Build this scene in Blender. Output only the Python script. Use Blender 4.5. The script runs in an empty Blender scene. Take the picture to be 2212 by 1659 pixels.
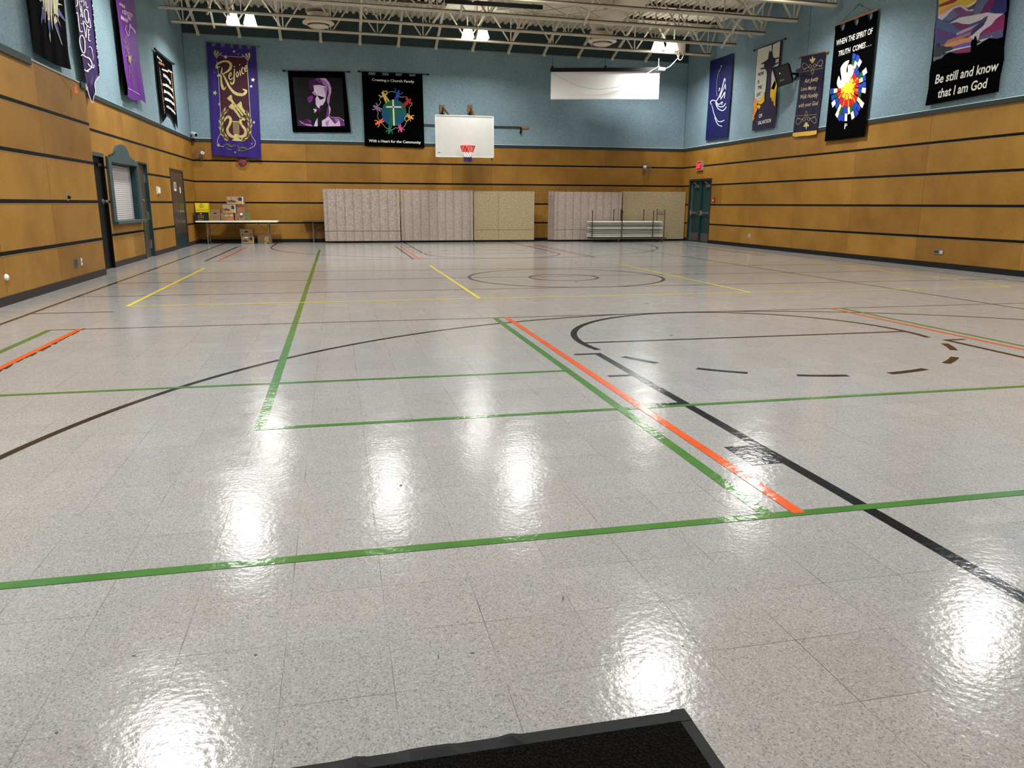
import bpy, math, random
from mathutils import Vector, Matrix
random.seed(7)
scene = bpy.context.scene
COL = scene.collection
V = Vector
# ------------------------------------------------------------------ camera (solved from the photo)
F, PITCH, ROLL, YAW, CH = 1651.07, 0.23116, 0.00472, 0.22162, 1.29914
IW, IH = 2212, 1659
_c, _s = math.cos, math.sin
FWD = V((_s(YAW)*_c(PITCH), _c(YAW)*_c(PITCH), -_s(PITCH)))
_r0 = V((_c(YAW), -_s(YAW), 0)); _u0 = _r0.cross(FWD)
RGT = _c(ROLL)*_r0 + _s(ROLL)*_u0
UPV = -_s(ROLL)*_r0 + _c(ROLL)*_u0
CAM = V((0, 0, CH))
cd = bpy.data.cameras.new('camera'); cam = bpy.data.objects.new('camera', cd); COL.objects.link(cam)
cd.sensor_fit = 'HORIZONTAL'; cd.sensor_width = 36; cd.lens = F/IW*36; cd.clip_start = .05; cd.clip_end = 200
cam.matrix_world = Matrix(((RGT.x, UPV.x, -FWD.x, 0), (RGT.y, UPV.y, -FWD.y, 0), (RGT.z, UPV.z, -FWD.z, CH), (0, 0, 0, 1)))
scene.camera = cam
# ------------------------------------------------------------------ room
XL, XN, XR, YB, YF = -4.451, -4.191, 12.626, 27.359, -0.7
YJ = 15.47
ZLED = 3.29
STR = [2.631, 1.972, 1.306, .648]
def ray(x, y): return FWD + RGT*((x-IW/2)/F) - UPV*((y-IH/2)/F)
def P(pl, x, y, off=0.0):
    """where the line of sight through a photo pixel meets a plane of the room"""
    d = ray(x, y)
    if pl == 'B': s = (YB-off)/d.y
    elif pl == 'R': s = (XR-off)/d.x
    elif pl == 'L': s = (XL+off)/d.x
    elif pl == 'N': s = (XN+off)/d.x
    else: s = (off-CH)/d.z
    return CAM + d*s
NRM = {'B': V((0, -1, 0)), 'R': V((-1, 0, 0)), 'L': V((1, 0, 0)), 'N': V((1, 0, 0)), 'F': V((0, 0, 1))}
def zc(x, z): return z - 0.0112*(x+4.45)      # the roof falls slightly to the right
# ------------------------------------------------------------------ materials
def lin(c): return c/12.92 if c <= .04045 else ((c+.055)/1.055)**2.4
def rgb(r, g, b): return (lin(r/255), lin(g/255), lin(b/255), 1)
MATS = {}
def nodes(name):
    m = bpy.data.materials.new(name); m.use_nodes = True
    nt = m.node_tree; b = nt.nodes['Principled BSDF']
    return m, nt, b
def N(nt, t, **k):
    n = nt.nodes.new(t)
    for a, v in k.items():
        if a in n.inputs.keys(): n.inputs[a].default_value = v
        else: setattr(n, a, v)
    return n
def mat(name, c, rough=.6, metal=0.0, emit=0.0, spec=.5, var=.06, scale=30, bump=0.0, ecol=None, bscale=None):
    """plain surface with a little procedural mottling"""
    if name in MATS: return MATS[name]
    m, nt, b = nodes(name)
    c = rgb(*c)
    L = nt.links.new
    tc = N(nt, 'ShaderNodeTexCoord')
    if var:
        no = N(nt, 'ShaderNodeTexNoise', Scale=scale, Detail=4.0)
        L(tc.outputs['Object'], no.inputs['Vector'])
        mr = N(nt, 'ShaderNodeMapRange'); mr.inputs['From Min'].default_value = .3; mr.inputs['From Max'].default_value = .7
        mr.inputs['To Min'].default_value = 1-var; mr.inputs['To Max'].default_value = 1+var
        L(no.outputs['Fac'], mr.inputs['Value'])
        mx = N(nt, 'ShaderNodeVectorMath', operation='SCALE'); mx.inputs[0].default_value = c[:3]
        L(mr.outputs[0], mx.inputs['Scale']); L(mx.outputs[0], b.inputs['Base Color'])
    else: b.inputs['Base Color'].default_value = c
    b.inputs['Roughness'].default_value = rough; b.inputs['Metallic'].default_value = metal
    b.inputs['Specular IOR Level'].default_value = spec
    if emit:
        b.inputs['Emission Color'].default_value = rgb(*ecol) if ecol else c; b.inputs['Emission Strength'].default_value = emit
    if bump:
        n2 = N(nt, 'ShaderNodeTexNoise', Scale=bscale or scale*3, Detail=5.0); L(tc.outputs['Object'], n2.inputs['Vector'])
        bp = N(nt, 'ShaderNodeBump', Strength=bump, Distance=.01); L(n2.outputs['Fac'], bp.inputs['Height']); L(bp.outputs[0], b.inputs['Normal'])
    MATS[name] = m
    return m
def ramp(nt, stops):
    r = N(nt, 'ShaderNodeValToRGB'); e = r.color_ramp.elements
    while len(e) < len(stops): e.new(.5)
    for i, (p, c) in enumerate(stops): e[i].position = p; e[i].color = c
    return r
def wood_mat():
    m, nt, b = nodes('honey_panel'); L = nt.links.new
    tc = N(nt, 'ShaderNodeTexCoord')
    at = N(nt, 'ShaderNodeAttribute', attribute_name='tone')
    n1 = N(nt, 'ShaderNodeTexNoise', Scale=1.3, Detail=3.0); L(tc.outputs['Object'], n1.inputs['Vector'])
    n2 = N(nt, 'ShaderNodeTexNoise', Scale=60.0, Detail=3.0, Roughness=.7); L(tc.outputs['Object'], n2.inputs['Vector'])
    vo = N(nt, 'ShaderNodeTexVoronoi', Scale=46.0); L(tc.outputs['Object'], vo.inputs['Vector'])
    r = ramp(nt, [(.25, rgb(124, 86, 27)), (.5, rgb(147, 105, 38)), (.75, rgb(162, 119, 52))])
    a1 = N(nt, 'ShaderNodeMath', operation='MULTIPLY_ADD'); a1.inputs[1].default_value = .45; L(n2.outputs['Fac'], a1.inputs[0])
    a2 = N(nt, 'ShaderNodeMath', operation='MULTIPLY_ADD'); a2.inputs[1].default_value = .7; a2.inputs[2].default_value = -.08; L(n1.outputs['Fac'], a2.inputs[0])
    L(a2.outputs[0], a1.inputs[2]); L(a1.outputs[0], r.inputs['Fac'])
    mx = N(nt, 'ShaderNodeMix', data_type='RGBA', blend_type='MULTIPLY'); mx.inputs['Factor'].default_value = 1
    L(r.outputs['Color'], mx.inputs[6]); L(at.outputs['Color'], mx.inputs[7])
    v2 = N(nt, 'ShaderNodeMapRange'); v2.inputs['To Min'].default_value = .93; v2.inputs['To Max'].default_value = 1.07; L(vo.outputs['Color'], v2.inputs['Value'])
    sc = N(nt, 'ShaderNodeVectorMath', operation='SCALE'); L(mx.outputs[2], sc.inputs[0]); L(v2.outputs[0], sc.inputs['Scale'])
    L(sc.outputs[0], b.inputs['Base Color'])
    b.inputs['Roughness'].default_value = .55; b.inputs['Specular IOR Level'].default_value = .3
    MATS['wood'] = m; return m
def blue_mat(name='blue_wall', c1=(97, 122, 132), c2=(134, 158, 167)):
    m, nt, b = nodes(name); L = nt.links.new
    tc = N(nt, 'ShaderNodeTexCoord')
    mp = N(nt, 'ShaderNodeMapping'); mp.inputs['Scale'].default_value = (1, 1, 2.2); L(tc.outputs['Object'], mp.inputs['Vector'])
    n1 = N(nt, 'ShaderNodeTexNoise', Scale=26.0, Detail=5.0, Roughness=.75); L(mp.outputs[0], n1.inputs['Vector'])
    n3 = N(nt, 'ShaderNodeTexNoise', Scale=.8, Detail=2.0); L(tc.outputs['Object'], n3.inputs['Vector'])
    ad = N(nt, 'ShaderNodeMath', operation='MULTIPLY_ADD'); ad.inputs[1].default_value = .25; L(n3.outputs['Fac'], ad.inputs[0]); 
    sb = N(nt, 'ShaderNodeMath', operation='SUBTRACT'); sb.inputs[1].default_value = .12; L(n1.outputs['Fac'], sb.inputs[0]); L(sb.outputs[0], ad.inputs[2])
    r = ramp(nt, [(.34, rgb(*c1)), (.62, rgb(*c2))]); L(ad.outputs[0], r.inputs['Fac']); L(r.outputs['Color'], b.inputs['Base Color'])
    b.inputs['Roughness'].default_value = .9; b.inputs['Specular IOR Level'].default_value = .2
    bp = N(nt, 'ShaderNodeBump', Strength=.4, Distance=.01); L(n1.outputs['Fac'], bp.inputs['Height']); L(bp.outputs[0], b.inputs['Normal'])
    MATS[name] = m; return m
TILE, OX, OY = .3048, -.81788, 1.86245
def floor_mat():
    m, nt, b = nodes('vinyl_tile_floor'); L = nt.links.new
    tc = N(nt, 'ShaderNodeTexCoord'); P0 = tc.outputs['Object']
    sh = N(nt, 'ShaderNodeVectorMath', operation='SUBTRACT'); sh.inputs[1].default_value = (OX, OY, 0); L(P0, sh.inputs[0])
    dv = N(nt, 'ShaderNodeVectorMath', operation='SCALE'); dv.inputs['Scale'].default_value = 1/TILE; L(sh.outputs[0], dv.inputs[0])
    fl = N(nt, 'ShaderNodeVectorMath', operation='FLOOR'); L(dv.outputs[0], fl.inputs[0])
    fr = N(nt, 'ShaderNodeVectorMath', operation='FRACTION'); L(dv.outputs[0], fr.inputs[0])
    wn = N(nt, 'ShaderNodeTexWhiteNoise', noise_dimensions='3D'); L(fl.outputs[0], wn.inputs['Vector'])
    sx = N(nt, 'ShaderNodeSeparateXYZ'); L(fr.outputs[0], sx.inputs[0])
    def edge(o):
        a = N(nt, 'ShaderNodeMath', operation='SUBTRACT'); a.inputs[1].default_value = .5; L(o, a.inputs[0])
        c = N(nt, 'ShaderNodeMath', operation='ABSOLUTE'); L(a.outputs[0], c.inputs[0])
        g = N(nt, 'ShaderNodeMath', operation='GREATER_THAN'); g.inputs[1].default_value = .4964; L(c.outputs[0], g.inputs[0]); return g
    ex, ey = edge(sx.outputs['X']), edge(sx.outputs['Y'])
    mx = N(nt, 'ShaderNodeMath', operation='MAXIMUM'); L(ex.outputs[0], mx.inputs[0]); L(ey.outputs[0], mx.inputs[1])
    n0 = N(nt, 'ShaderNodeTexNoise', Scale=2.5, Detail=2.0); L(P0, n0.inputs['Vector'])
    sm = N(nt, 'ShaderNodeMapRange'); sm.inputs['From Min'].default_value = .35; sm.inputs['From Max'].default_value = .65; sm.inputs['To Max'].default_value = .9; L(n0.outputs['Fac'], sm.inputs['Value'])
    seam = N(nt, 'ShaderNodeMath', operation='MULTIPLY'); L(mx.outputs[0], seam.inputs[0]); L(sm.outputs[0], seam.inputs[1])
    # chips: a fleck field turned a different way in every tile
    vr = N(nt, 'ShaderNodeVectorRotate', rotation_type='Z_AXIS'); L(P0, vr.inputs['Vector'])
    an = N(nt, 'ShaderNodeMath', operation='MULTIPLY'); an.inputs[1].default_value = 6.28; L(wn.outputs['Value'], an.inputs[0]); L(an.outputs[0], vr.inputs['Angle'])
    vo = N(nt, 'ShaderNodeTexVoronoi', Scale=230.0, feature='F1'); L(vr.outputs[0], vo.inputs['Vector'])
    hs = N(nt, 'ShaderNodeSeparateColor'); L(vo.outputs['Color'], hs.inputs[0])
    r = ramp(nt, [(0, rgb(108, 108, 107)), (.12, rgb(127, 127, 125)), (.3, rgb(140, 139, 137)), (.75, rgb(144, 143, 141)), (.9, rgb(153, 152, 150)), (1, rgb(164, 163, 161))])
    L(hs.outputs[0], r.inputs['Fac'])
    v2 = N(nt, 'ShaderNodeTexVoronoi', Scale=33.0, feature='F1'); L(vr.outputs[0], v2.inputs['Vector'])
    lt = N(nt, 'ShaderNodeMath', operation='LESS_THAN'); lt.inputs[1].default_value = .11; L(v2.outputs['Distance'], lt.inputs[0])
    h2 = N(nt, 'ShaderNodeSeparateColor'); L(v2.outputs['Color'], h2.inputs[0])
    lt2 = N(nt, 'ShaderNodeMath', operation='LESS_THAN'); lt2.inputs[1].default_value = .55; L(h2.outputs[1], lt2.inputs[0])
    ds = N(nt, 'ShaderNodeMath', operation='MULTIPLY'); L(lt.outputs[0], ds.inputs[0]); L(lt2.outputs[0], ds.inputs[1])
    ds2 = N(nt, 'ShaderNodeMath', operation='MULTIPLY'); ds2.inputs[1].default_value = .5; L(ds.outputs[0], ds2.inputs[0])
    m1 = N(nt, 'ShaderNodeMix', data_type='RGBA'); L(ds2.outputs[0], m1.inputs[0]); L(r.outputs['Color'], m1.inputs[6]); m1.inputs[7].default_value = rgb(84, 79, 74)
    # tile to tile tone and wide stains
    tn = N(nt, 'ShaderNodeMapRange'); tn.inputs['To Min'].default_value = .955; tn.inputs['To Max'].default_value = 1.03; L(wn.outputs['Value'], tn.inputs['Value'])
    n3 = N(nt, 'ShaderNodeTexNoise', Scale=.9, Detail=4.0); L(P0, n3.inputs['Vector'])
    st = ramp(nt, [(.3, (1.0, .975, .95, 1)), (.55, (1, 1, 1, 1)), (.75, (.97, .99, .99, 1))]); L(n3.outputs['Fac'], st.inputs['Fac'])
    sc = N(nt, 'ShaderNodeVectorMath', operation='SCALE'); L(m1.outputs[2], sc.inputs[0]); L(tn.outputs[0], sc.inputs['Scale'])
    ml = N(nt, 'ShaderNodeMix', data_type='RGBA', blend_type='MULTIPLY'); ml.inputs[0].default_value = 1; L(sc.outputs[0], ml.inputs[6]); L(st.outputs['Color'], ml.inputs[7])
    m2 = N(nt, 'ShaderNodeMix', data_type='RGBA'); L(seam.outputs[0], m2.inputs[0]); L(ml.outputs[2], m2.inputs[6]); m2.inputs[7].default_value = rgb(60, 55, 52)
    L(m2.outputs[2], b.inputs['Base Color'])
    n4 = N(nt, 'ShaderNodeTexNoise', Scale=6.0, Detail=5.0, Roughness=.7); L(P0, n4.inputs['Vector'])
    rr = N(nt, 'ShaderNodeMapRange'); rr.inputs['From Min'].default_value = .3; rr.inputs['From Max'].default_value = .7; rr.inputs['To Min'].default_value = .10; rr.inputs['To Max'].default_value = .18; L(n4.outputs['Fac'], rr.inputs['Value'])
    L(rr.outputs[0], b.inputs['Roughness']); b.inputs['IOR'].default_value = 1.26
    # waxy unevenness: each tile slightly tipped, brush ripples
    n5 = N(nt, 'ShaderNodeTexNoise', Scale=42.0, Detail=5.0); L(P0, n5.inputs['Vector'])
    n6 = N(nt, 'ShaderNodeTexNoise', Scale=4.0, Detail=2.0); L(P0, n6.inputs['Vector'])
    hh = N(nt, 'ShaderNodeMath', operation='MULTIPLY_ADD'); hh.inputs[1].default_value = 2.2; L(n6.outputs['Fac'], hh.inputs[0]); L(n5.outputs['Fac'], hh.inputs[2])
    h3 = N(nt, 'ShaderNodeMath', operation='MULTIPLY_ADD'); h3.inputs[1].default_value = -.7; L(mx.outputs[0], h3.inputs[0]); L(hh.outputs[0], h3.inputs[2])
    bp = N(nt, 'ShaderNodeBump', Strength=.10, Distance=.01); L(h3.outputs[0], bp.inputs['Height']); L(bp.outputs[0], b.inputs['Normal'])
    MATS['floor'] = m; return m
def tape_mat(name, c):
    """floor line under the same wavy wax as the tiles"""
    m, nt, b = nodes(name); L = nt.links.new; c = rgb(*c)
    tc = N(nt, 'ShaderNodeTexCoord'); P0 = tc.outputs['Object']
    n1 = N(nt, 'ShaderNodeTexNoise', Scale=5.0, Detail=5.0, Roughness=.7); L(P0, n1.inputs['Vector'])
    mr = N(nt, 'ShaderNodeMapRange'); mr.inputs['From Min'].default_value = .3; mr.inputs['From Max'].default_value = .7; mr.inputs['To Min'].default_value = .86; mr.inputs['To Max'].default_value = 1.12; L(n1.outputs['Fac'], mr.inputs['Value'])
    sc = N(nt, 'ShaderNodeVectorMath', operation='SCALE'); sc.inputs[0].default_value = c[:3]; L(mr.outputs[0], sc.inputs['Scale']); L(sc.outputs[0], b.inputs['Base Color'])
    b.inputs['Roughness'].default_value = .13; b.inputs['IOR'].default_value = 1.32
    n5 = N(nt, 'ShaderNodeTexNoise', Scale=28.0, Detail=3.0); L(P0, n5.inputs['Vector']); n6 = N(nt, 'ShaderNodeTexNoise', Scale=4.0, Detail=2.0); L(P0, n6.inputs['Vector'])
    hh = N(nt, 'ShaderNodeMath', operation='MULTIPLY_ADD'); hh.inputs[1].default_value = 2.2; L(n6.outputs['Fac'], hh.inputs[0]); L(n5.outputs['Fac'], hh.inputs[2])
    bp = N(nt, 'ShaderNodeBump', Strength=.12, Distance=.01); L(hh.outputs[0], bp.inputs['Height']); L(bp.outputs[0], b.inputs['Normal'])
    MATS[name] = m; return m
def fabric_mat(name, c1, c2, stripes=True):
    """loosely patterned upholstery of the folding dividers"""
    m, nt, b = nodes(name); L = nt.links.new
    tc = N(nt, 'ShaderNodeTexCoord')
    n1 = N(nt, 'ShaderNodeTexNoise', Scale=24.0, Detail=5.0, Roughness=.75); L(tc.outputs['Object'], n1.inputs['Vector'])
    r = ramp(nt, [(.38, rgb(*c1)), (.6, rgb(*c2))]); L(n1.outputs['Fac'], r.inputs['Fac'])
    out = r.outputs['Color']
    if stripes:
        sx = N(nt, 'ShaderNodeSeparateXYZ'); L(tc.outputs['Object'], sx.inputs[0])
        w = N(nt, 'ShaderNodeMath', operation='MULTIPLY'); w.inputs[1].default_value = 1/.285; L(sx.outputs['X'], w.inputs[0])
        f = N(nt, 'ShaderNodeMath', operation='FRACT'); L(w.outputs[0], f.inputs[0])
        rr = ramp(nt, [(0, (.62, .6, .6, 1)), (.07, (.9, .88, .87, 1)), (.14, (1, 1, 1, 1)), (.55, (1.0, .98, .95, 1)), (.9, (.93, .92, .9, 1)), (1, (.7, .68, .67, 1))]); L(f.outputs[0], rr.inputs['Fac'])
        mm = N(nt, 'ShaderNodeMix', data_type='RGBA', blend_type='MULTIPLY'); mm.inputs[0].default_value = 1; L(out, mm.inputs[6]); L(rr.outputs['Color'], mm.inputs[7]); out = mm.outputs[2]
        w2 = N(nt, 'ShaderNodeMath', operation='MULTIPLY'); w2.inputs[1].default_value = 1/.155; L(sx.outputs['Z'], w2.inputs[0])
        n9 = N(nt, 'ShaderNodeTexVoronoi', Scale=7.0); L(tc.outputs['Object'], n9.inputs['Vector'])
        r9 = ramp(nt, [(.0, (1.1, 1.09, 1.06, 1)), (.5, (.93, .93, .93, 1))]); L(n9.outputs['Distance'], r9.inputs['Fac'])
        m9 = N(nt, 'ShaderNodeMix', data_type='RGBA', blend_type='MULTIPLY'); m9.inputs[0].default_value = .9; L(out, m9.inputs[6]); L(r9.outputs['Color'], m9.inputs[7]); out = m9.outputs[2]
    L(out, b.inputs['Base Color']); b.inputs['Roughness'].default_value = .95; b.inputs['Specular IOR Level'].default_value = .1
    MATS[name] = m; return m
WOOD, BLUE, FLOOR = wood_mat(), blue_mat(), floor_mat()
PINKF = fabric_mat('pink_brocade', (146, 132, 124), (182, 168, 158)); BEIGEF = fabric_mat('beige_weave', (140, 124, 96), (178, 162, 130), False)
DARK = mat('dark_strip', (7, 9, 9), .85, spec=.15); EDGE = mat('pale_edge', (196, 164, 106), .5); CAP = mat('green_grey_cap', (36, 49, 49), .6, spec=.3)
PALE = mat('pale_flash', (205, 215, 215), .5); BASE = mat('rubber_base', (10, 10, 11), .65, spec=.3); BASE2 = mat('brown_rubber_base', (44, 37, 34), .6, spec=.3)
TEAL = mat('teal_paint', (10, 47, 50), .45); TEALG = mat('grey_teal_paint', (50, 70, 74), .5); TEALD = mat('dark_teal_paint', (10, 38, 42), .45)
BLACK = mat('black_satin', (6, 6, 7), .5, spec=.3); BLACKM = mat('black_matte', (4, 4, 5), .9, spec=.1)
STEEL = mat('cream_steel', (204, 197, 178), .6, var=.08, scale=3); STEELD = mat('shaded_brown_steel', (74, 62, 52), .75, var=.15, scale=3); DUCT = mat('duct_white', (218, 208, 186), .55)  # the brown steel paints shade onto chord sides that get little light
WHITE = mat('white_plastic', (225, 225, 220), .45); OFFW = mat('off_white', (205, 204, 198), .6)
GREY = mat('grey_metal', (120, 120, 120), .4, .6); CHROME = mat('bright_metal', (200, 200, 198), .25, .9); DOORG = mat('charcoal_door', (58, 54, 48), .32)
BROWNW = mat('brown_wood', (110, 78, 48), .55); RED = mat('red_paint', (178, 34, 22), .45)
CARD = mat('cardboard', (134, 107, 80), .8); CARDL = mat('pale_cardboard', (164, 138, 110), .8)
# ------------------------------------------------------------------ mesh building
class MB:
    def __init__(s): s.v = []; s.f = []; s.m = []; s.mats = []; s.t = []
    def mi(s, m):
        if m not in s.mats: s.mats.append(m)
        return s.mats.index(m)
    def add(s, vs, fs, m, tone=1.0):
        k = len(s.v); s.v += [V(p) for p in vs]; i = s.mi(m)
        for f in fs: s.f.append([k+j for j in f]); s.m.append(i); s.t.append(tone)
        return s
    def poly(s, pts, m, tone=1.0): return s.add(pts, [list(range(len(pts)))], m, tone)
    def box(s, a, b, m, tone=1.0):
        x0, x1 = sorted((a[0], b[0])); y0, y1 = sorted((a[1], b[1])); z0, z1 = sorted((a[2], b[2]))
        vs = [(x0, y0, z0), (x1, y0, z0), (x1, y1, z0), (x0, y1, z0), (x0, y0, z1), (x1, y0, z1), (x1, y1, z1), (x0, y1, z1)]
        return s.add(vs, [(0, 3, 2, 1), (4, 5, 6, 7), (0, 1, 5, 4), (1, 2, 6, 5), (2, 3, 7, 6), (3, 0, 4, 7)], m, tone)
    def obox(s, c, ax, ay, az, m):
        """box with centre c and half-axes ax, ay, az"""
        c, ax, ay, az = V(c), V(ax), V(ay), V(az)
        vs = [c+i*ax+j*ay+k*az for k in (-1, 1) for (i, j) in ((-1, -1), (1, -1), (1, 1), (-1, 1))]
        return s.add(vs, [(0, 3, 2, 1), (4, 5, 6, 7), (0, 1, 5, 4), (1, 2, 6, 5), (2, 3, 7, 6), (3, 0, 4, 7)], m)
    def bar(s, a, b, w, h, m, up=(0, 0, 1)):
        """rectangular bar from a to b"""
        a, b = V(a), V(b); d = (b-a); u = V(up)
        x = d.cross(u)
        if x.length < 1e-6: x = d.cross(V((1, 0, 0)))
        x.normalize(); z = x.cross(d).normalized()
        return s.obox((a+b)/2, d/2, x*w/2, z*h/2, m)
    def tube(s, pts, r, m, n=8, cap=True):
        pts = [V(p) for p in pts]; rings = []; prev = None
        for i, p in enumerate(pts):
            t = (pts[min(i+1, len(pts)-1)]-pts[max(i-1, 0)]).normalized()
            if prev is None:
                x = t.cross(V((0, 0, 1)))
                if x.length < 1e-3: x = t.cross(V((1, 0, 0)))
            else: x = prev - t*prev.dot(t)
            x.normalize(); prev = x; y = t.cross(x)
            rr = r[i] if isinstance(r, (list, tuple)) else r
            rings.append([p+(x*_c(2*math.pi*k/n)+y*_s(2*math.pi*k/n))*rr for k in range(n)])
        vs = [q for g in rings for q in g]; fs = []
        for i in range(len(pts)-1):
            for k in range(n): fs.append((i*n+k, i*n+(k+1) % n, (i+1)*n+(k+1) % n, (i+1)*n+k))
        if cap: fs += [tuple(range(n))[::-1], tuple((len(pts)-1)*n+k for k in range(n))]
        return s.add(vs, fs, m)
    def lathe(s, c, axis, prof, m, n=20):
        """prof: list of (radius, distance along axis)"""
        c, a = V(c), V(axis).normalized(); x = a.cross(V((0, 0, 1)))
        if x.length < 1e-3: x = V((1, 0, 0))
        x.normalize(); y = a.cross(x); vs = []; fs = []
        for (r, h) in prof: vs += [c+a*h+(x*_c(2*math.pi*k/n)+y*_s(2*math.pi*k/n))*r for k in range(n)]
        for i in range(len(prof)-1):
            for k in range(n): fs.append((i*n+k, i*n+(k+1) % n, (i+1)*n+(k+1) % n, (i+1)*n+k))
        return s.add(vs, fs, m)
    def prism(s, pts, vec, m, mside=None):
        pts = [V(p) for p in pts]; v = V(vec); n = len(pts)
        s.poly(pts, m); s.poly([p+v for p in pts][::-1], m)
        for i in range(n): s.poly([pts[i], pts[(i+1) % n], pts[(i+1) % n]+v, pts[i]+v], mside or m)
        return s
def wloc(o):
    p = V((0, 0, 0))
    while o: p += o.location; o = o.parent
    return p
def obj(name, mb, parent=None, smooth=False, bevel=0):
    me = bpy.data.meshes.new(name); o0 = wloc(parent) if parent else V((0, 0, 0))
    me.from_pydata([tuple(p-o0) for p in mb.v], [], mb.f)
    for m in mb.mats: me.materials.append(m)
    me.polygons.foreach_set('material_index', mb.m)
    if any(t != 1.0 for t in mb.t) or WOOD in mb.mats:
        ca = me.attributes.new('tone', 'FLOAT_COLOR', 'FACE')
        ca.data.foreach_set('color', [c for t in mb.t for c in ((t, t, t, 1) if not isinstance(t, tuple) else (t[0], t[1], t[2], 1))])
    if smooth:
        me.polygons.foreach_set('use_smooth', [True]*len(me.polygons)); me.set_sharp_from_angle(angle=math.radians(40))
    me.update()
    o = bpy.data.objects.new(name, me); COL.objects.link(o)
    if parent: o.parent = parent
    if bevel:
        bv = o.modifiers.new('bevel', 'BEVEL'); bv.width = bevel; bv.segments = 2; bv.limit_method = 'ANGLE'
    return o
def tag(o, label=None, cat=None, group=None, kind=None):
    if label: o['label'] = label
    if cat: o['category'] = cat
    if group: o['group'] = group
    if kind: o['kind'] = kind
    return o
def thing(name, loc, label, cat, group=None):
    o = bpy.data.objects.new(name, None); COL.objects.link(o); o.location = loc; o.empty_display_size = .1
    return tag(o, label, cat, group)
def struct(name, mb, parent=None, **k):
    o = obj(name, mb, parent, **k)
    if not parent: o['kind'] = 'structure'
    return o
def copy_tree(o, loc, label, group=None):
    r = o.copy(); COL.objects.link(r); r.location = loc; r['label'] = label
    if group: r['group'] = group
    for ch in list(o.children):
        c = ch.copy(); COL.objects.link(c); c.parent = r
        for g in list(ch.children):
            d = g.copy(); COL.objects.link(d); d.parent = c
    return r
def smooth_path(pts, n=5, closed=False):
    """Catmull-Rom through 2D/3D points (tuples may carry a width as last item)"""
    k = len(pts); out = []
    for i in range(k if closed else k-1):
        g = lambda j: pts[j % k] if closed else pts[max(0, min(k-1, j))]
        p0, p1, p2, p3 = g(i-1), g(i), g(i+1), g(i+2)
        for s in range(n):
            t = s/n
            out.append(tuple(.5*((2*b)+(-a+c)*t+(2*a-5*b+4*c-d)*t*t+(-a+3*b-3*c+d)*t**3) for a, b, c, d in zip(p0, p1, p2, p3)))
    if not closed: out.append(tuple(pts[-1]))
    return out
def text_mesh(body, bold=.0, shear=0.0, spacing=1.0):
    """outline letters of Blender's own built-in font as (verts2d, faces)"""
    cu = bpy.data.curves.new('t', 'FONT'); cu.body = body; cu.offset = bold; cu.shear = shear; cu.space_character = spacing; cu.resolution_u = 4; cu.fill_mode = 'FRONT'
    o = bpy.data.objects.new('t', cu); COL.objects.link(o)
    dg = bpy.context.evaluated_depsgraph_get(); dg.update()
    me = bpy.data.meshes.new_from_object(o.evaluated_get(dg))
    vs = [(v.co.x, v.co.y) for v in me.vertices]; fs = [list(p.vertices) for p in me.polygons]
    bpy.data.objects.remove(o); bpy.data.curves.remove(cu); bpy.data.meshes.remove(me)
    return vs, fs
def put_text(mb, body, bl, br, tl, m, bold=.0, shear=0.0, spacing=1.0, ref=None):
    """fit the ink of a text (or of ref's letter height) between three world points"""
    vs, fs = text_mesh(body, bold, shear, spacing)
    if not vs: return
    x0 = min(v[0] for v in vs); x1 = max(v[0] for v in vs)
    hs = text_mesh(ref or body, bold)[0]; y0 = min(v[1] for v in hs); y1 = max(v[1] for v in hs)
    bl, br, tl = V(bl), V(br), V(tl)
    mb.add([bl+(br-bl)*((x-x0)/(x1-x0))+(tl-bl)*((y-y0)/(y1-y0)) for x, y in vs], fs, m)
PW = 185; NEARF = 1.3; LCOL = (1.0, .992, .98); VT = 'Standard'; LOOK = 'None'; EXPO = 0.1
# ================================================================== ROOM SHELL
def wall_mesh(mb, pt, u0, u1, holes, joints, seed, ztop, ledge=True, lower=True, upper=True):
    """panelled wall: pt(u, z) gives a world point; wood bands below the ledge, blue board above"""
    rnd = random.Random(seed)
    us = sorted(set([u0, u1]+[j for j in joints if u0 < j < u1]+[h for H in holes for h in (H[0], H[1]) if u0 < h < u1]))
    zs = [0]+sorted(STR)+[ZLED]
    allz = sorted(set(zs+[h for H in holes for h in (H[2], H[3]) if h < ZLED]))
    tones = {}
    def band(z): return sum(1 for q in zs[1:] if z > q)
    def seg(u): return sum(1 for q in joints if u > q)
    if lower:
        for i in range(len(us)-1):
            for j in range(len(allz)-1):
                uc, zc_ = (us[i]+us[i+1])/2, (allz[j]+allz[j+1])/2
                if any(H[0] < uc < H[1] and H[2] < zc_ < H[3] for H in holes): continue
                key = (seg(uc), band(zc_))
                if key not in tones:
                    t = rnd.choice([.82, .93, .97, 1.0, 1.0, 1.04, 1.08]); w = rnd.uniform(-.03, .03); tones[key] = (t*(1+w), t, t*(1-2*w))
                mb.poly([pt(us[i], allz[j]), pt(us[i+1], allz[j]), pt(us[i+1], allz[j+1]), pt(us[i], allz[j+1])], WOOD, tones[key])
    if upper: mb.poly([pt(u0, ZLED), pt(u1, ZLED), pt(u1, ztop), pt(u0, ztop)], BLUE)
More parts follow.
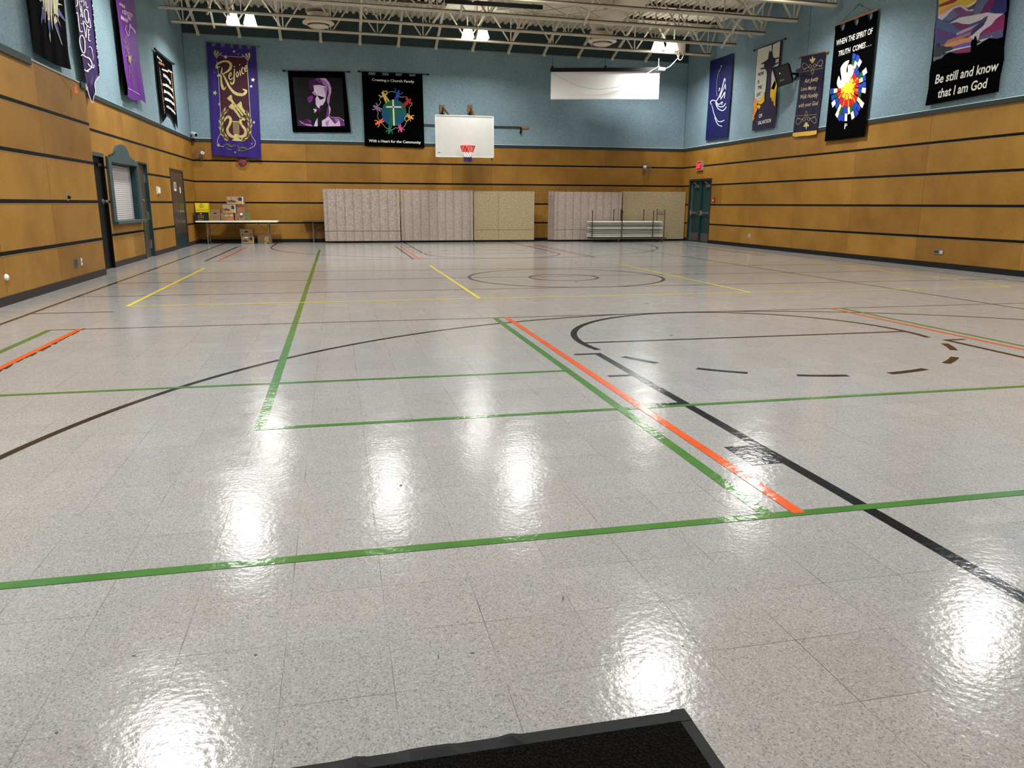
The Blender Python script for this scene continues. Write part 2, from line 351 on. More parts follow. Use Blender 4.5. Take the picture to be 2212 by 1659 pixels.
def seams(mb, pt, n, joints, holes, z0=.12):
    """thin shadow gaps between neighbouring boards"""
    for j in joints:
        for za, zb in zip([z0]+sorted(STR), sorted(STR)+[ZLED]):
            if any(H[0]-.02 < j < H[1]+.02 and H[2] < (za+zb)/2 < H[3] for H in holes): continue
            a, b = V(pt(j-.0028, za+.03)), V(pt(j+.0028, zb-.03)); 
            mb.poly([V(pt(j-.0028, za+.03))+n*.0015, V(pt(j+.0028, za+.03))+n*.0015, V(pt(j+.0028, zb-.03))+n*.0015, V(pt(j-.0028, zb-.03))+n*.0015], SEAM)
SEAM = mat('board_gap', (98, 62, 20), .8)
def strips(name, pt, n, spans_of, zlist=STR, hh=.026):
    for z in zlist:
        mb = MB()
        for (a, b) in spans_of(z):
            p = [V(pt(a, z-hh)), V(pt(b, z-hh)), V(pt(b, z+hh)), V(pt(a, z+hh))]
            mb.prism([q for q in p], n*.004, DARK)
            mb.poly([V(pt(a, z-hh-.008))+n*.002, V(pt(b, z-hh-.008))+n*.002, V(pt(b, z-hh))+n*.007, V(pt(a, z-hh))+n*.007], EDGE)
        struct(name(), mb)
_tn = [0]
def tname(): _tn[0] += 1; return 'trim_%d' % _tn[0]
def spans(u0, u1, holes):
    def f(z):
        out = []; a = u0
        for H in sorted(holes):
            if H[2] < z < H[3]: out.append((a, H[0])); a = H[1]
        out.append((a, u1)); return [s for s in out if s[1]-s[0] > .01]
    return f
ZT = lambda x: zc(x, 7.36)
# --- back wall
ptB = lambda u, z: (u, YB, z)
jB = [-3.3, -.9, 1.52, 3.98, 5.4, 6.35, 8.15, 9.6, 11.1]
mb = MB()
wall_mesh(mb, ptB, XL, XR, [], jB, 3, 7.3); seams(mb, ptB, NRM['B'], jB, [])
# the blue boards get the falling top edge of the roof
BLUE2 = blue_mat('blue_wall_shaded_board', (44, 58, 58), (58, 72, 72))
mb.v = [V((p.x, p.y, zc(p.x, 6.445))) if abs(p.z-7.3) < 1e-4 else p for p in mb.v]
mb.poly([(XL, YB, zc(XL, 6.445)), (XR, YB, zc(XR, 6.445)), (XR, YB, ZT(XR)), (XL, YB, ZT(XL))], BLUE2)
struct('wall_back', mb)
strips(tname, ptB, NRM['B'], spans(XL, XR, []))
# --- right wall
DR = (24.97, 26.71, 0, 2.2)
ptR = lambda u, z: (XR, u, z)
jR = [10.6, 12.2, 14.95, 17.4, 19.9, 22.3, 24.2]
mb = MB(); wall_mesh(mb, ptR, YF, YB, [DR], jR, 8, ZT(XR)); seams(mb, ptR, NRM['R'], jR, [DR])
struct('wall_right', mb); strips(tname, ptR, NRM['R'], spans(YF, YB, [DR]))
# --- left wall, far run and the thicker near run
D1, DH, D2, D3 = (16.12, 17.11, 0, 2.23), (17.47, 19.62, .92, 2.12), (19.83, 20.76, 0, 2.22), (23.46, 25.36, 0, 2.23)
HL = [D1, DH, D2, D3]
ptL = lambda u, z: (XL, u, z)
jL = [17.35, 18.1, 18.85, 21.0, 22.9, 25.6]
mb = MB(); wall_mesh(mb, ptL, YJ-.3, YB, HL, jL, 5, ZT(XL), upper=False); seams(mb, ptL, NRM['L'], jL, HL)
mb.poly([ptL(YF, ZLED), ptL(YB, ZLED), ptL(YB, ZT(XL)), ptL(YF, ZT(XL))], BLUE)
struct('wall_left', mb); strips(tname, ptL, NRM['L'], spans(YJ-.2, YB, HL))
ptN = lambda u, z: (XN, u, z)
jN = [9.1, 11.05, 13.1]
mb = MB(); wall_mesh(mb, ptN, YF, YJ, [], jN, 21, 7, upper=False); seams(mb, ptN, NRM['N'], jN, [])
mb.poly([(XN, YJ, 0), (XL, YJ, 0), (XL, YJ, ZLED), (XN, YJ, ZLED)], WOOD, .9)
mb.poly([(XN, YF, ZLED), (XN, YJ, ZLED), (XL, YJ, ZLED), (XL, YF, ZLED)], BLUE)
struct('wall_left_near', mb); strips(tname, ptN, NRM['N'], spans(YF, YJ, []))
# --- front wall behind the camera
mb = MB(); ptF = lambda u, z: (u, YF, z)
wall_mesh(mb, ptF, XL, XR, [], [-2, 1, 4, 7, 10], 31, 7.2); struct('wall_front', mb)
# --- ledge caps (green-grey rail on top of the wood) and the pale flashing above
def cap(pt, n, a, b, proud=.03, h=.085, flash=True):
    mb = MB(); mb.prism([pt(a, ZLED-h+.02), pt(b, ZLED-h+.02), pt(b, ZLED+.02), pt(a, ZLED+.02)], n*proud, CAP)
    if flash: mb.poly([V(pt(a, ZLED+.022))+n*proud, V(pt(b, ZLED+.022))+n*proud, V(pt(b, ZLED+.036))+n*.006, V(pt(a, ZLED+.036))+n*.006], PALE)
    struct(tname(), mb)
cap(ptB, NRM['B'], XL, XR); cap(ptR, NRM['R'], YF, YB); cap(ptL, NRM['L'], YJ, YB)
cap(ptN, NRM['N'], YF, 12.95, .025, .1, False); cap(ptN, NRM['N'], 15.2, 15.44, .03, .1, False)
mb = MB(); mb.box((XN-.1, 15.44, ZLED-.08), (XN+.03, 15.5, ZLED+.02), mat('torn_board', (196, 182, 150), .8)); struct(tname(), mb)
mb = MB(); mb.prism([ptN(12.95, ZLED-.01), ptN(15.2, ZLED-.01), ptN(15.2, ZLED+.012), ptN(12.95, ZLED+.012)], NRM['N']*.012, mat('bare_lip', (150, 160, 160), .7)); struct(tname(), mb)
# seam rail high on the back wall where the braces land
mb = MB(); mb.prism([(XL, YB, zc(XL, 6.43)), (XR, YB, zc(XR, 6.43)), (XR, YB, zc(XR, 6.46)), (XL, YB, zc(XL, 6.46))], NRM['B']*.02, mat('seam_rail', (110, 122, 124), .7)); struct(tname(), mb)
# hairline joints of the blue boards on the right wall
mb = MB()
mb.box((XR-.004, 19.88, ZLED+.03), (XR, 19.9, 6.6), mat('blue_joint', (70, 92, 99), .9)); mb.box((XR-.012, YB-.014, ZLED), (XR, YB, 7), MATS['blue_joint']); mb.box((XL, YB-.014, ZLED), (XL+.012, YB, 7.2), MATS['blue_joint'])
struct(tname(), mb)
# --- baseboards
def baseb(name, pt, n, runs, h=.115, m=BASE):
    mb = MB()
    for a, b in runs: mb.prism([pt(a, 0), pt(b, 0), pt(b, h), pt(a, h)], n*.012, m)
    struct(name, mb)
baseb('baseboard_back', ptB, NRM['B'], [(XL, XR)]); baseb('baseboard_right', ptR, NRM['R'], [(YF, DR[0]), (DR[1], YB)])
baseb('baseboard_left', ptL, NRM['L'], [(YJ, D1[0]), (D1[1], D2[0]), (D2[1], D3[0]), (D3[1], YB)], .115, BASE2)
baseb('baseboard_left_near', ptN, NRM['N'], [(YF, YJ)], .115, BASE2)
# --- floor
mb = MB(); mb.poly([(XL-1.2, YF, 0), (XR+1.2, YF, 0), (XR+1.2, YB, 0), (XL-1.2, YB, 0)], FLOOR)
floor = struct('floor', mb)
GREEN = tape_mat('green_tape', (64, 108, 48)); ORANGE = tape_mat('orange_tape', (200, 82, 38)); YELLOW = tape_mat('yellow_tape', (214, 200, 74))
BLK = tape_mat('black_line', (22, 22, 25)); BRN = tape_mat('brown_black_line', (34, 26, 22)); THIN = tape_mat('thin_dark_line', (38, 34, 28)); GRN2 = tape_mat('dark_green_line', (42, 54, 24))
ZL = {'b': .0010, 'g': .0014, 'o': .0018, 'y': .0022}
_zi = [0]
def fline(name, a, b, w, m, k='b', label=None):
    _zi[0] = (_zi[0]+1) % 12; zz = ZL[k]+_zi[0]*.00003; a, b = V((a[0], a[1], zz)), V((b[0], b[1], zz)); d = (b-a).normalized(); s = V((-d.y, d.x, 0))*w/2
    o = obj(name, MB().poly([a-s, b-s, b+s, a+s], m), floor)
    if label: o['label'] = label
    return o
def farc(name, c, r, a0, a1, w, m, k='b', label=None, n=72):
    mb = MB(); z = ZL[k]; kk = max(3, int(n*abs(a1-a0)/360)); vs = []
    for i in range(kk+1):
        a = math.radians(a0+(a1-a0)*i/kk)
        vs += [(c[0]+(r-w/2)*_c(a), c[1]+(r-w/2)*_s(a), z), (c[0]+(r+w/2)*_c(a), c[1]+(r+w/2)*_s(a), z)]
    mb.add(vs, [(2*i, 2*i+1, 2*i+3, 2*i+2) for i in range(kk)], m)
    o = obj(name, mb, floor)
    if label: o['label'] = label
    return o
CX, CY = 4.05, 13.65
M_ = lambda y: 2*CY+.08-y
W5 = .05
# basketball court
farc('center_circle', (CX, CY-.1), 1.77, 0, 360, .06, BRN); farc('jump_circle', (4.0, CY-.15), .62, 0, 360, .055, BRN)
fline('half_court_line', (-3.6, CY+.1), (11.8, CY+.06), .04, BRN)
fline('side_line', (-3.62, 1), (-3.62, 26.6), W5, BRN); fline('side_line', (11.82, 1), (11.82, 26.9), .035, THIN)
for y in (11.8, 15.52): fline('volleyball_attack_line', (-3.6, y), (11.8, y), .036, THIN)
fline('substitution_line', (-3.6, 10.1), (-2.7, 10.1), .045, BRN)
for far in (0, 1):
    g = (lambda y: M_(y)) if far else (lambda y: y)
    s = -1 if far else 1; m = BRN if far else BLK
    w = .045 if far else .052
    fline('free_throw_line', (2.24, g(6.93)), (5.86, g(6.93)), w, m)
    for x, o in ((2.225, -1), (5.87, 1)):
        fline('lane_line', (x, g(6.41)), (x, g(.2) if not far else 27.25), w*1.25, m)
        for y in (6.385, 5.49, 4.6): fline('lane_mark', (x, g(y)), (x+o*.22, g(y)), w, m)
        obj('lane_block', MB().poly([(x, g(3.36), .0012), (x+o*.2, g(3.36), .0012), (x+o*.2, g(3.67), .0012), (x, g(3.67), .0012)], m), floor)
    a0 = -12; a1 = 192
    farc('free_throw_arc', (CX, g(6.93)), 1.8, s*a0, s*a1, w*1.25, m)
    for (p, q) in (((2.38, 6.21), (2.59, 5.9)), ((2.82, 5.63), (3.15, 5.41)), ((3.49, 5.28), (3.87, 5.19)), ((4.23, 5.21), (4.63, 5.29)), ((4.96, 5.44), (5.26, 5.64)), ((5.51, 5.91), (5.69, 6.23))):
        aa, bb = [math.degrees(math.atan2(t[1]-6.93, t[0]-CX)) for t in (p, q)]
        farc('dashed_arc', (CX, g(6.93)), 1.8, s*aa, s*bb, w*1.3, m)
    farc('three_point_arc', (CX, g(2.74)), 6.02, 0, s*180, w, m, n=240)
    for x in (CX-6.02, CX+6.02): fline('three_point_line', (x, g(2.74)), (x, g(.2) if not far else 27.2), w, m)
# badminton courts in green and orange
for far in (0, 1):
    g = (lambda y: M_(y)) if far else (lambda y: y)
    m = GRN2 if far else GREEN
    fline('badminton_back_line' if 0 else 'green_cross_line', (-2.98, g(8.73)), (11.1, g(8.73)), .03, GRN2, 'g', 'dark green line')
    for x in (-2.97, 1.755, 6.35, 11.1): fline('green_side_line', (x, g(8.73)), (x, g(2.75)), .062 if x < 2 else .05, m, 'g', 'green tape line')
    for x in (-2.685, 1.9, 6.2): fline('orange_side_line', (x, g(8.75)), (x, g(2.75)), .058 if x < 2 else .05, ORANGE, 'o', 'orange tape line')
fline('green_cross_line', (-2.97, 5.75), (1.755, 5.75), .05, GREEN, 'g', 'green tape line')
fline('green_cross_line', (-.52, 4.55), (11.1, 4.55), .05, GREEN, 'g', 'green tape line')
fline('green_cross_line', (-2.97, 2.75), (11.1, 2.75), .055, GREEN, 'g', 'green tape line')
fline('green_center_line', (-.5, 4.53), (-.515, 22.9), .062, GREEN, 'g', 'green tape line'); fline('green_center_line', (8.66, 4.55), (8.75, 22.9), .04, GRN2, 'g', 'dark green line')
# yellow volleyball and pickleball rectangle
for y in (10.6, 16.62): fline('yellow_cross_line', (-2.7, y), (10.88, y), .045, YELLOW, 'y', 'yellow tape line')
for x in (-2.67, 1.915, 6.12, 10.86): fline('yellow_side_line', (x, 10.58), (x, 16.63), .058, YELLOW, 'y', 'yellow tape line')
# torn dark backing along the orange tape at the left
mb = MB(); rnd = random.Random(4); y = 2.9
while y < 8.7:
    l = rnd.uniform(.05, .22); w = rnd.uniform(.012, .035); mb.poly([(-2.657, y, .0012), (-2.657+w, y+.02, .0012), (-2.657+w*.8, y+l, .0012), (-2.657, y+l+.02, .0012)], BLK); y += l+rnd.uniform(.0, .08)
obj('torn_tape_edge', mb, floor)['label'] = 'ragged dark edge of orange tape'
# scuffs
mb = MB(); SC = mat('scuff', (70, 62, 56), .6)
for (x, y, w, h) in ((1245, 609, 8, 1.6), (1396, 655, 10, 2), (1450, 724, 9, 2), (1245, 567, 8, 1.2), (1216, 1292, 4, 14), (947, 1418, 3, 12), (289, 1416, 12, 3), (1475, 1395, 6, 5), (866, 1048, 8, 4), (122, 1582, 9, 6), (1020, 1410, 12, 3), (552, 1414, 8, 5)):
    mb.poly([P('F', x-w/2, y, .0011), P('F', x-w*.1, y+h/2, .0011), P('F', x+w/2, y+h*.1, .0011), P('F', x+w*.2, y-h/2, .0011)], SC)
obj('scuff_mark', mb, floor)['kind'] = 'stuff'
# --- roof deck: corrugated sheet running away from the camera
mb = MB(); DECK = mat('deck_cream', (230, 222, 202), .6, var=.06, scale=2)
prof = []; x = XL; per = .21; k = 0
while x < XR:
    prof += [(x, 0), (x+per*.36, 0), (x+per*.48, .075), (x+per*.88, .075)]; x += per
for i in range(len(prof)-1):
    (xa, za), (xb, zb) = prof[i], prof[i+1]
    mb.poly([(xa, YF, zc(xa, 7.34)+za), (xa, YB+.3, zc(xa, 7.34)+za), (xb, YB+.3, zc(xb, 7.34)+zb), (xb, YF, zc(xb, 7.34)+zb)], DECK)
struct('ceiling', mb)
# ================================================================== ROOF STEEL
JY = [25.2, 23.5, 21.8, 20.15, 18.45, 16.75]
ordn = ['farthest', 'second farthest', 'third from the back wall', 'fourth from the back wall', 'fifth from the back wall', 'sixth from the back wall']
def joist(Y, i):
    b, t = 6.32, 7.27; xa, xb = XL+.1, XR-.24
    t_ = thing('roof_truss', (XL+.1, Y, zc(XL+.1, b)), ['cream open-web steel roof truss nearest the back wall', 'cream steel roof truss, second out from the back wall', 'cream steel roof truss, third out from the back wall', 'cream steel roof truss, fourth out from the back wall', 'cream steel roof truss, fifth out from the back wall, cut by the top edge', 'cream steel roof truss, nearest one to the viewer'][i], 'roof truss', 'open-web roof trusses')
    m = MB(); 
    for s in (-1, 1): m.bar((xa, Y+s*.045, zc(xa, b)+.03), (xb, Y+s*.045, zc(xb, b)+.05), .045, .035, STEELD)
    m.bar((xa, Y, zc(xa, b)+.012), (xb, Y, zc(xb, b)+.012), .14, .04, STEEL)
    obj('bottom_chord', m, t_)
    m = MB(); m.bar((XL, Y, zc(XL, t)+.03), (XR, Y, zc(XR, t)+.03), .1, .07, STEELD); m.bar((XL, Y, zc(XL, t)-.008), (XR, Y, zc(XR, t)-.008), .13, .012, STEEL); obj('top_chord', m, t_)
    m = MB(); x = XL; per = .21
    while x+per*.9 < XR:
        m.poly([(x+per*.37, Y-.04, zc(x, 7.338)), (x+per*.99, Y-.04, zc(x, 7.338)), (x+per*.87, Y-.04, zc(x, 7.41)), (x+per*.49, Y-.04, zc(x, 7.41))], BLACKM); x += per  # black quads painted as the shade inside the open flutes
    o = obj('flute_shade', m, t_); o['label'] = 'row of black fills painted as shade in the deck flutes'
    m = MB(); n = 12; p = (xb-xa)/n
    nodes_ = [xa+.32+p*j*.985 for j in range(n+1)]
    for j, x in enumerate(nodes_):
        if x > xb: x = xb-.1
        zb, zt = zc(x, b)+.04, zc(x, t)
        m.bar((x, Y, zb), (x, Y, zt), .03, .03, STEEL, (0, 1, 0))
        for s in (-1, 1):
            x2 = min(max(x+s*p*.5*.985, XL+.03), XR-.03); m.bar((x+s*.05, Y, zb), (x2, Y, zc(x2, t)), .038, .038, STEEL, (0, 1, 0))
    obj('web', m, t_)
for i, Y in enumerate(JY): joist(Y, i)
# slanting braces from the back wall seam up to the first truss
ORD = ['leftmost', 'second from the left', 'third from the left', 'fourth from the left', 'fifth from the left', 'sixth from the left', 'middle', 'sixth from the right', 'fifth from the right', 'fourth from the right', 'third from the right', 'second from the right', 'rightmost']
for i in range(13):
    x = -3.98+1.247*i
    m = MB(); m.bar((x, YB-.01, zc(x, 6.49)), (x, 25.2, zc(x, 7.25)), .08, .06, STEEL)
    r = thing('roof_brace', (x, YB, zc(x, 6.45)), 'slanting cream brace landing on the back wall, %s of thirteen' % ORD[i], 'roof brace', 'roof braces at the back wall')
    obj('brace_bar', m, r)
    m = MB(); m.obox((x, YB-.012, zc(x, 6.46)), (.05, 0, 0), (0, .012, 0), (0, 0, .06), STEEL); obj('foot_plate', m, r)
pA, pB = P('B', 688, 52, 27.36-23.95), P('B', 1301, 91, 27.36-23.95)
LIGHTS = [(-2.35, 24.35, 'lit twin-lamp ceiling light above the purple banner at the left end'), (4.35, 24.6, 'lit twin-lamp ceiling light above the white backboard'), (10.64, 24.9, 'lit twin-lamp ceiling light above the projection screen'),
          (-2.4, 17.75, 'twin-lamp ceiling light over the left side of the hall, second row out'), (1.05, 19.3, 'twin-lamp ceiling light left of center in the second row out'), (4.6, 19.4, 'twin-lamp ceiling light at the center of the second row out'), (10.6, 17.75, 'twin-lamp ceiling light over the right side of the hall, second row out'),
          (-2.5, 9.8, 'twin-lamp ceiling light over the near left of the hall'), (4.6, 10.1, 'twin-lamp ceiling light over the near middle of the hall'), (10.9, 10.2, 'twin-lamp ceiling light over the near right of the hall'),
          (-2.4, 3.6, 'unseen twin-lamp ceiling light added high over the near left corner'), (4.5, 3.6, 'unseen twin-lamp ceiling light added high over the near end'), (10.6, 3.6, 'unseen twin-lamp ceiling light added high over the near right corner')]  # this last row is out of view, added to light the near end
# cross braces between neighbouring trusses
bn = ['back wall side', 'second', 'third', 'fourth', 'fifth']
xs = [-3.2, .3, 3.45, 6.9, 11.3]
for j in range(4):
    for i, x in enumerate(xs):
        x = x + (.62 if j % 2 else 0)
        if x > 12.3: continue
        ya, yb = JY[j], JY[j+1]
        if (j == 3 and x > 3) or any(abs(x+.03-c) < .75 for c in (pA.x, pB.x)) or (j in (0, 1) and 2.2 < x < 8.2) or any(abs(x-lx) < .75 and yb-.6 < ly < ya+.6 for lx, ly, _ in LIGHTS): continue
        m = MB(); m.bar((x, ya, zc(x, 6.24)), (x, yb, zc(x, 7.25)), .05, .045, STEEL); m.bar((x+.06, ya, zc(x, 7.25)), (x+.06, yb, zc(x, 6.24)), .05, .045, STEEL)
        o = obj('cross_brace', m)
        tag(o, 'crossed thin cream braces %s, between trusses %s from the back wall' % (['at far left', 'at center-left', 'near the middle', 'at center-right', 'at far right'][i], ['one and two', 'two and three', 'three and four', 'four and five', 'five and six'][j]), 'roof brace', 'crossed braces between the trusses')
# ------------------------------------------------------------------ ducts, diffusers
def duct(x, y0, y1, r, label, z=6.92):
    t = thing('round_duct', (x, y1, zc(x, z)), label, 'duct', 'round ceiling ducts')
    m = MB(); L_ = y1-y0; n = int(L_/.12); prof = [(0.0, 0)]
    for k in range(n+1):
        h = L_*k/n; prof += [(r, h), (r*1.012, h+.012), (r, h+.024)]
    m.lathe((x, y1, zc(x, z)), (0, -1, 0), [(0, 0), (r*.6, -.06), (r*.93, -.02)]+[(a, b) for a, b in prof[1:]], DUCT, 24)
    obj('duct_run', m, t, smooth=True)
    return t
pA, pB = P('B', 688, 52, 27.36-23.95), P('B', 1301, 91, 27.36-23.95)
d1 = duct(pA.x, 16.4, 24.2, .34, 'round cream ceiling duct ending above the left ceiling diffuser', 6.95)
m = MB(); m.box((pA.x-.34, 23.65, zc(pA.x, 6.35)+.26), (pA.x+.34, 24.3, zc(pA.x, 6.8)), DUCT); obj('plenum_box', m, d1)
d2 = duct(pB.x, 18.2, 24.3, .34, 'ribbed round cream duct sloping back above the right ceiling diffuser', 6.95)
for p, nm in ((pA, 'round white ceiling diffuser below the left duct'), (pB, 'round white ceiling diffuser below the right ribbed duct')):
    t = thing('ceiling_diffuser', (p.x, 23.95, p.z), nm, 'air diffuser', 'ceiling diffusers')
    m = MB(); m.lathe((p.x, 23.95, p.z+.13), (0, 0, -1), [(.3, -.14), (.3, 0), (.43, .08), (.44, .12), (.34, .16), (.30, .15)], DUCT, 32); obj('outer_cone', m, t, smooth=True)
    m = MB(); m.lathe((p.x, 23.95, p.z+.1), (0, 0, -1), [(.0, .02), (.12, .06), (.27, .14), (.28, .17), (.2, .2), (.05, .22), (0, .22)], DUCT, 32); obj('inner_cone', m, t, smooth=True)
    m = MB(); m.lathe((p.x, 23.95, p.z+.09), (0, 0, -1), [(0, 0), (.3, 0)], BLACKM, 24); obj('dark_throat', m, t)
# sheet-metal trunk duct over the middle of the hall
xa, xb = 4.75, pB.x-.345
t = thing('trunk_duct', ((xa+xb)/2, 22.65, 6.8), 'big creased cream box duct tucked under the roof at the top edge', 'duct')
m = MB(); m.add([(x, y, zc(x, z)) for z in (6.8, 7.25) for x, y in ((xa, 22.1), (xb, 22.1), (xb, 23.2), (xa, 23.2))], [(0, 3, 2, 1), (4, 5, 6, 7), (0, 1, 5, 4), (1, 2, 6, 5), (2, 3, 7, 6), (3, 0, 4, 7)], DUCT)
obj('duct_box', m, t)
for x in (xa+.4, xb-.4):
    m = MB(); m.bar((x, 22.08, 6.8), (x, 22.08, zc(x, 7.37)), .04, .02, DUCT, (0, 1, 0)); obj('hanger_strap', m, t)
for k in range(4):
    x = xa+(xb-xa)*k/3; m = MB(); m.bar((x, 22.08, zc(x, 6.79)), (x, 23.22, zc(x, 6.79)), .04, .03, DUCT)
    if k < 3: x2 = x+(xb-xa)/3; m.bar((x, 22.1, zc(x, 6.795)), (x2, 23.2, zc(x2, 6.795)), .012, .008, mat('crease', (150, 140, 112), .6)); m.bar((x, 23.2, zc(x, 6.795)), (x2, 22.1, zc(x2, 6.795)), .012, .008, MATS['crease'])
    obj('flange', m, t)
# radiant panels and dark rail
t = thing('ceiling_panel', (4.5, 24.4, 7.05), 'pair of flat white panels fixed under the roof deck, left of center', 'ceiling panel')
for x0, x1 in ((3.5, 4.6), (4.72, 5.6)):
    m = MB(); m.box((x0, 23.72, zc(x0, 7.16)), (x1, 25.05, zc(x0, 7.2)), mat('panel_white', (232, 226, 212), .6)); m.bar((x0, 24.45, zc(x0, 7.155)), (x1, 24.45, zc(x0, 7.155)), .03, .012, DUCT); obj('panel', m, t)
m = MB(); m.bar((4.66, 23.72, zc(4.66, 7.13)), (4.66, 25.05, zc(4.66, 7.13)), .1, .06, DUCT); obj('center_rail', m, t)
a, b = P('B', 961, 2, YB-21.1), P('B', 1172, 16, YB-21.1)
t = thing('black_rail', a, 'long thin black rail hanging level beneath the white ceiling panels', 'rail')
m = MB(); m.bar(a, b, .06, .1, BLACK); obj('rail_bar', m, t)
for q in (.1, .5, .9): pp = a.lerp(b, q); m = MB(); m.tube([pp, (pp.x, pp.y, zc(pp.x, 7.35))], .008, BLACK, 6); obj('hanger_rod', m, t)
# ------------------------------------------------------------------ lights
GLOW = mat('lamp_glow', (255, 250, 240), .5, emit=9, var=0, ecol=(255, 250, 238)); 
def fixture(x, y, label):
    z = 6.16; power = PW*(NEARF if y < 12 else 1)*(1.3 if x < 0 else 1)
    t = thing('ceiling_light', (x, y, z), label, 'ceiling light', 'twin-lamp ceiling lights')
    m = MB(); m.box((x-.2, y-.05, z+.3), (x+.2, y+.05, z+.36), GREY); m.tube([(x, y, z+.38), (x, y, zc(x, 7.33))], .015, OFFW, 8); obj('housing', m, t)
    for s in (-1, 1):
        m = MB(); cx = x+s*.23
        top = [(cx-.1, y-.1, z+.3), (cx+.1, y-.1, z+.3), (cx+.1, y+.1, z+.3), (cx-.1, y+.1, z+.3)]; bot = [(cx-.17, y-.18, z+.02), (cx+.17, y-.18, z+.02), (cx+.17, y+.18, z+.02), (cx-.17, y+.18, z+.02)]
        m.add(top+bot, [(0, 3, 2, 1), (0, 1, 5, 4), (1, 2, 6, 5), (2, 3, 7, 6), (3, 0, 4, 7), (4, 5, 6, 7)], GLOW); obj('lamp_shade', m, t)
    ld = bpy.data.lights.new('lamp', 'AREA'); ld.shape = 'RECTANGLE'; ld.size = .66; ld.size_y = .4; ld.energy = power; ld.color = LCOL
    ld.spread = math.radians(155)
    lo = bpy.data.objects.new('lamp', ld); COL.objects.link(lo); lo.parent = t; lo.location = (0, 0, .012)
    return t
for (x, y, l) in LIGHTS: fixture(x, y, l)
w = bpy.data.worlds.new('world'); scene.world = w; w.use_nodes = True
bg = w.node_tree.nodes['Background']; bg.inputs[0].default_value = (.55, .6, .65, 1); bg.inputs[1].default_value = .02
scene.view_settings.view_transform = VT; scene.view_settings.look = LOOK; scene.view_settings.exposure = EXPO
scene.cycles.use_denoising = True; scene.cycles.max_bounces = 8; scene.cycles.diffuse_bounces = 4; scene.cycles.sample_clamp_indirect = 6
# ================================================================== DOORS AND HATCH
def lbox(mb, u0, u1, z0, z1, d0, d1, m):
    """box on the left wall, d = distance out of the wall (negative = recessed)"""
    return mb.box((XL+d0, u0, z0), (XL+d1, u1, z1), m)
def frame_l(H, depth, m, w=.05):
    mb = MB(); u0, u1, z0, z1 = H
    lbox(mb, u0, u0+w, z0, z1, -depth, .012, m); lbox(mb, u1-w, u1, z0, z1, -depth, .012, m); lbox(mb, u0+w, u1-w, z1-w, z1, -depth, .012, m); return mb
t = thing('door_1', (XL, 16.6, 0), None, None); t['kind'] = 'structure'
NBK = mat('near_black_door', (2, 4, 6), .5, spec=.2)
obj('door_frame', frame_l(D1, .09, NBK, .04), t)
mb = MB(); lbox(mb, D1[0], D1[1], D1[3]-.07, D1[3], .012, .016, mat('dim_teal', (52, 66, 70), .5)); obj('frame_header', mb, t)
mb = MB(); lbox(mb, D1[0]+.05, D1[1]-.05, .01, D1[3]-.05, -.085, -.05, NBK); leaf = obj('door_leaf', mb, t)
mb = MB(); mb.lathe((XL-.05, 16.93, 1.31), (1, 0, 0), [(0, 0), (.05, 0), (.05, .02), (.02, .03), (.02, .06), (.035, .07), (.03, .1), (0, .105)], GREY, 14); obj('door_lock', mb, leaf)
mb = MB(); lbox(mb, 16.75, 17.0, 1.98, 2.04, -.05, -.01, BLACK); obj('door_closer', mb, leaf)
t = thing('door_2', (XL, 20.3, 0), None, None); t['kind'] = 'structure'
obj('door_frame', frame_l(D2, .1, TEAL, .04), t)
mb = MB(); lbox(mb, D2[0]+.05, D2[1]-.05, .01, D2[3]-.05, -.095, -.055, DOORG); leaf = obj('door_leaf', mb, t)
mb = MB(); mb.lathe((XL-.055, 20.05, 1.34), (1, 0, 0), [(0, 0), (.035, 0), (.035, .012), (.015, .02), (.015, .05), (.03, .06), (.03, .085), (0, .095)], CHROME, 14); obj('door_knob', mb, leaf)
for z in (.3, .98, 1.86):
    mb = MB(); lbox(mb, 20.64, 20.71, z-.1, z+.1, -.055, -.035, CHROME); obj('hinge', mb, t)
t = thing('door_3', (XL, 24.4, 0), None, None); t['kind'] = 'structure'
obj('door_frame', frame_l(D3, .05, mat('charcoal_frame', (38, 38, 36), .4), .06), t)
for k, (a, b) in enumerate(((23.52, 24.4), (24.42, 25.3))):
    mb = MB(); lbox(mb, a, b, .01, 2.17, -.05, -.008, DOORG); leaf = obj('door_leaf', mb, t)
    mb = MB(); lbox(mb, a+.01, b-.01, .012, .42, -.008, -.004, TEALD); obj('kick_plate', mb, leaf)
    if k:
        mb = MB(); mb.lathe((XL-.008, 24.6, 1.04), (1, 0, 0), [(0, 0), (.035, 0), (.035, .012), (.015, .02), (.015, .05), (.032, .06), (.032, .085), (0, .095)], CHROME, 14); obj('door_knob', mb, leaf)
        mb = MB(); lbox(mb, 24.43, 24.47, .85, 1.25, -.008, .002, GREY); obj('edge_guard', mb, leaf)
for (a, b, z0, z1, l) in ((23.93, 24.22, 1.62, 1.86, 'framed white paper notice taped high on the left leaf of the double grey doors'), (24.72, 24.84, 1.57, 1.74, 'small white paper slip on the right leaf of the double grey doors')):
    mb = MB(); lbox(mb, a, b, z0, z1, -.007, -.004, WHITE)
    if b-a > .2: lbox(mb, a+.05, b-.06, z0+.06, z1-.02, -.0039, -.003, mat('notice_print', (96, 92, 80), .7))
    tag(obj('paper_notice', mb), l, 'notice')
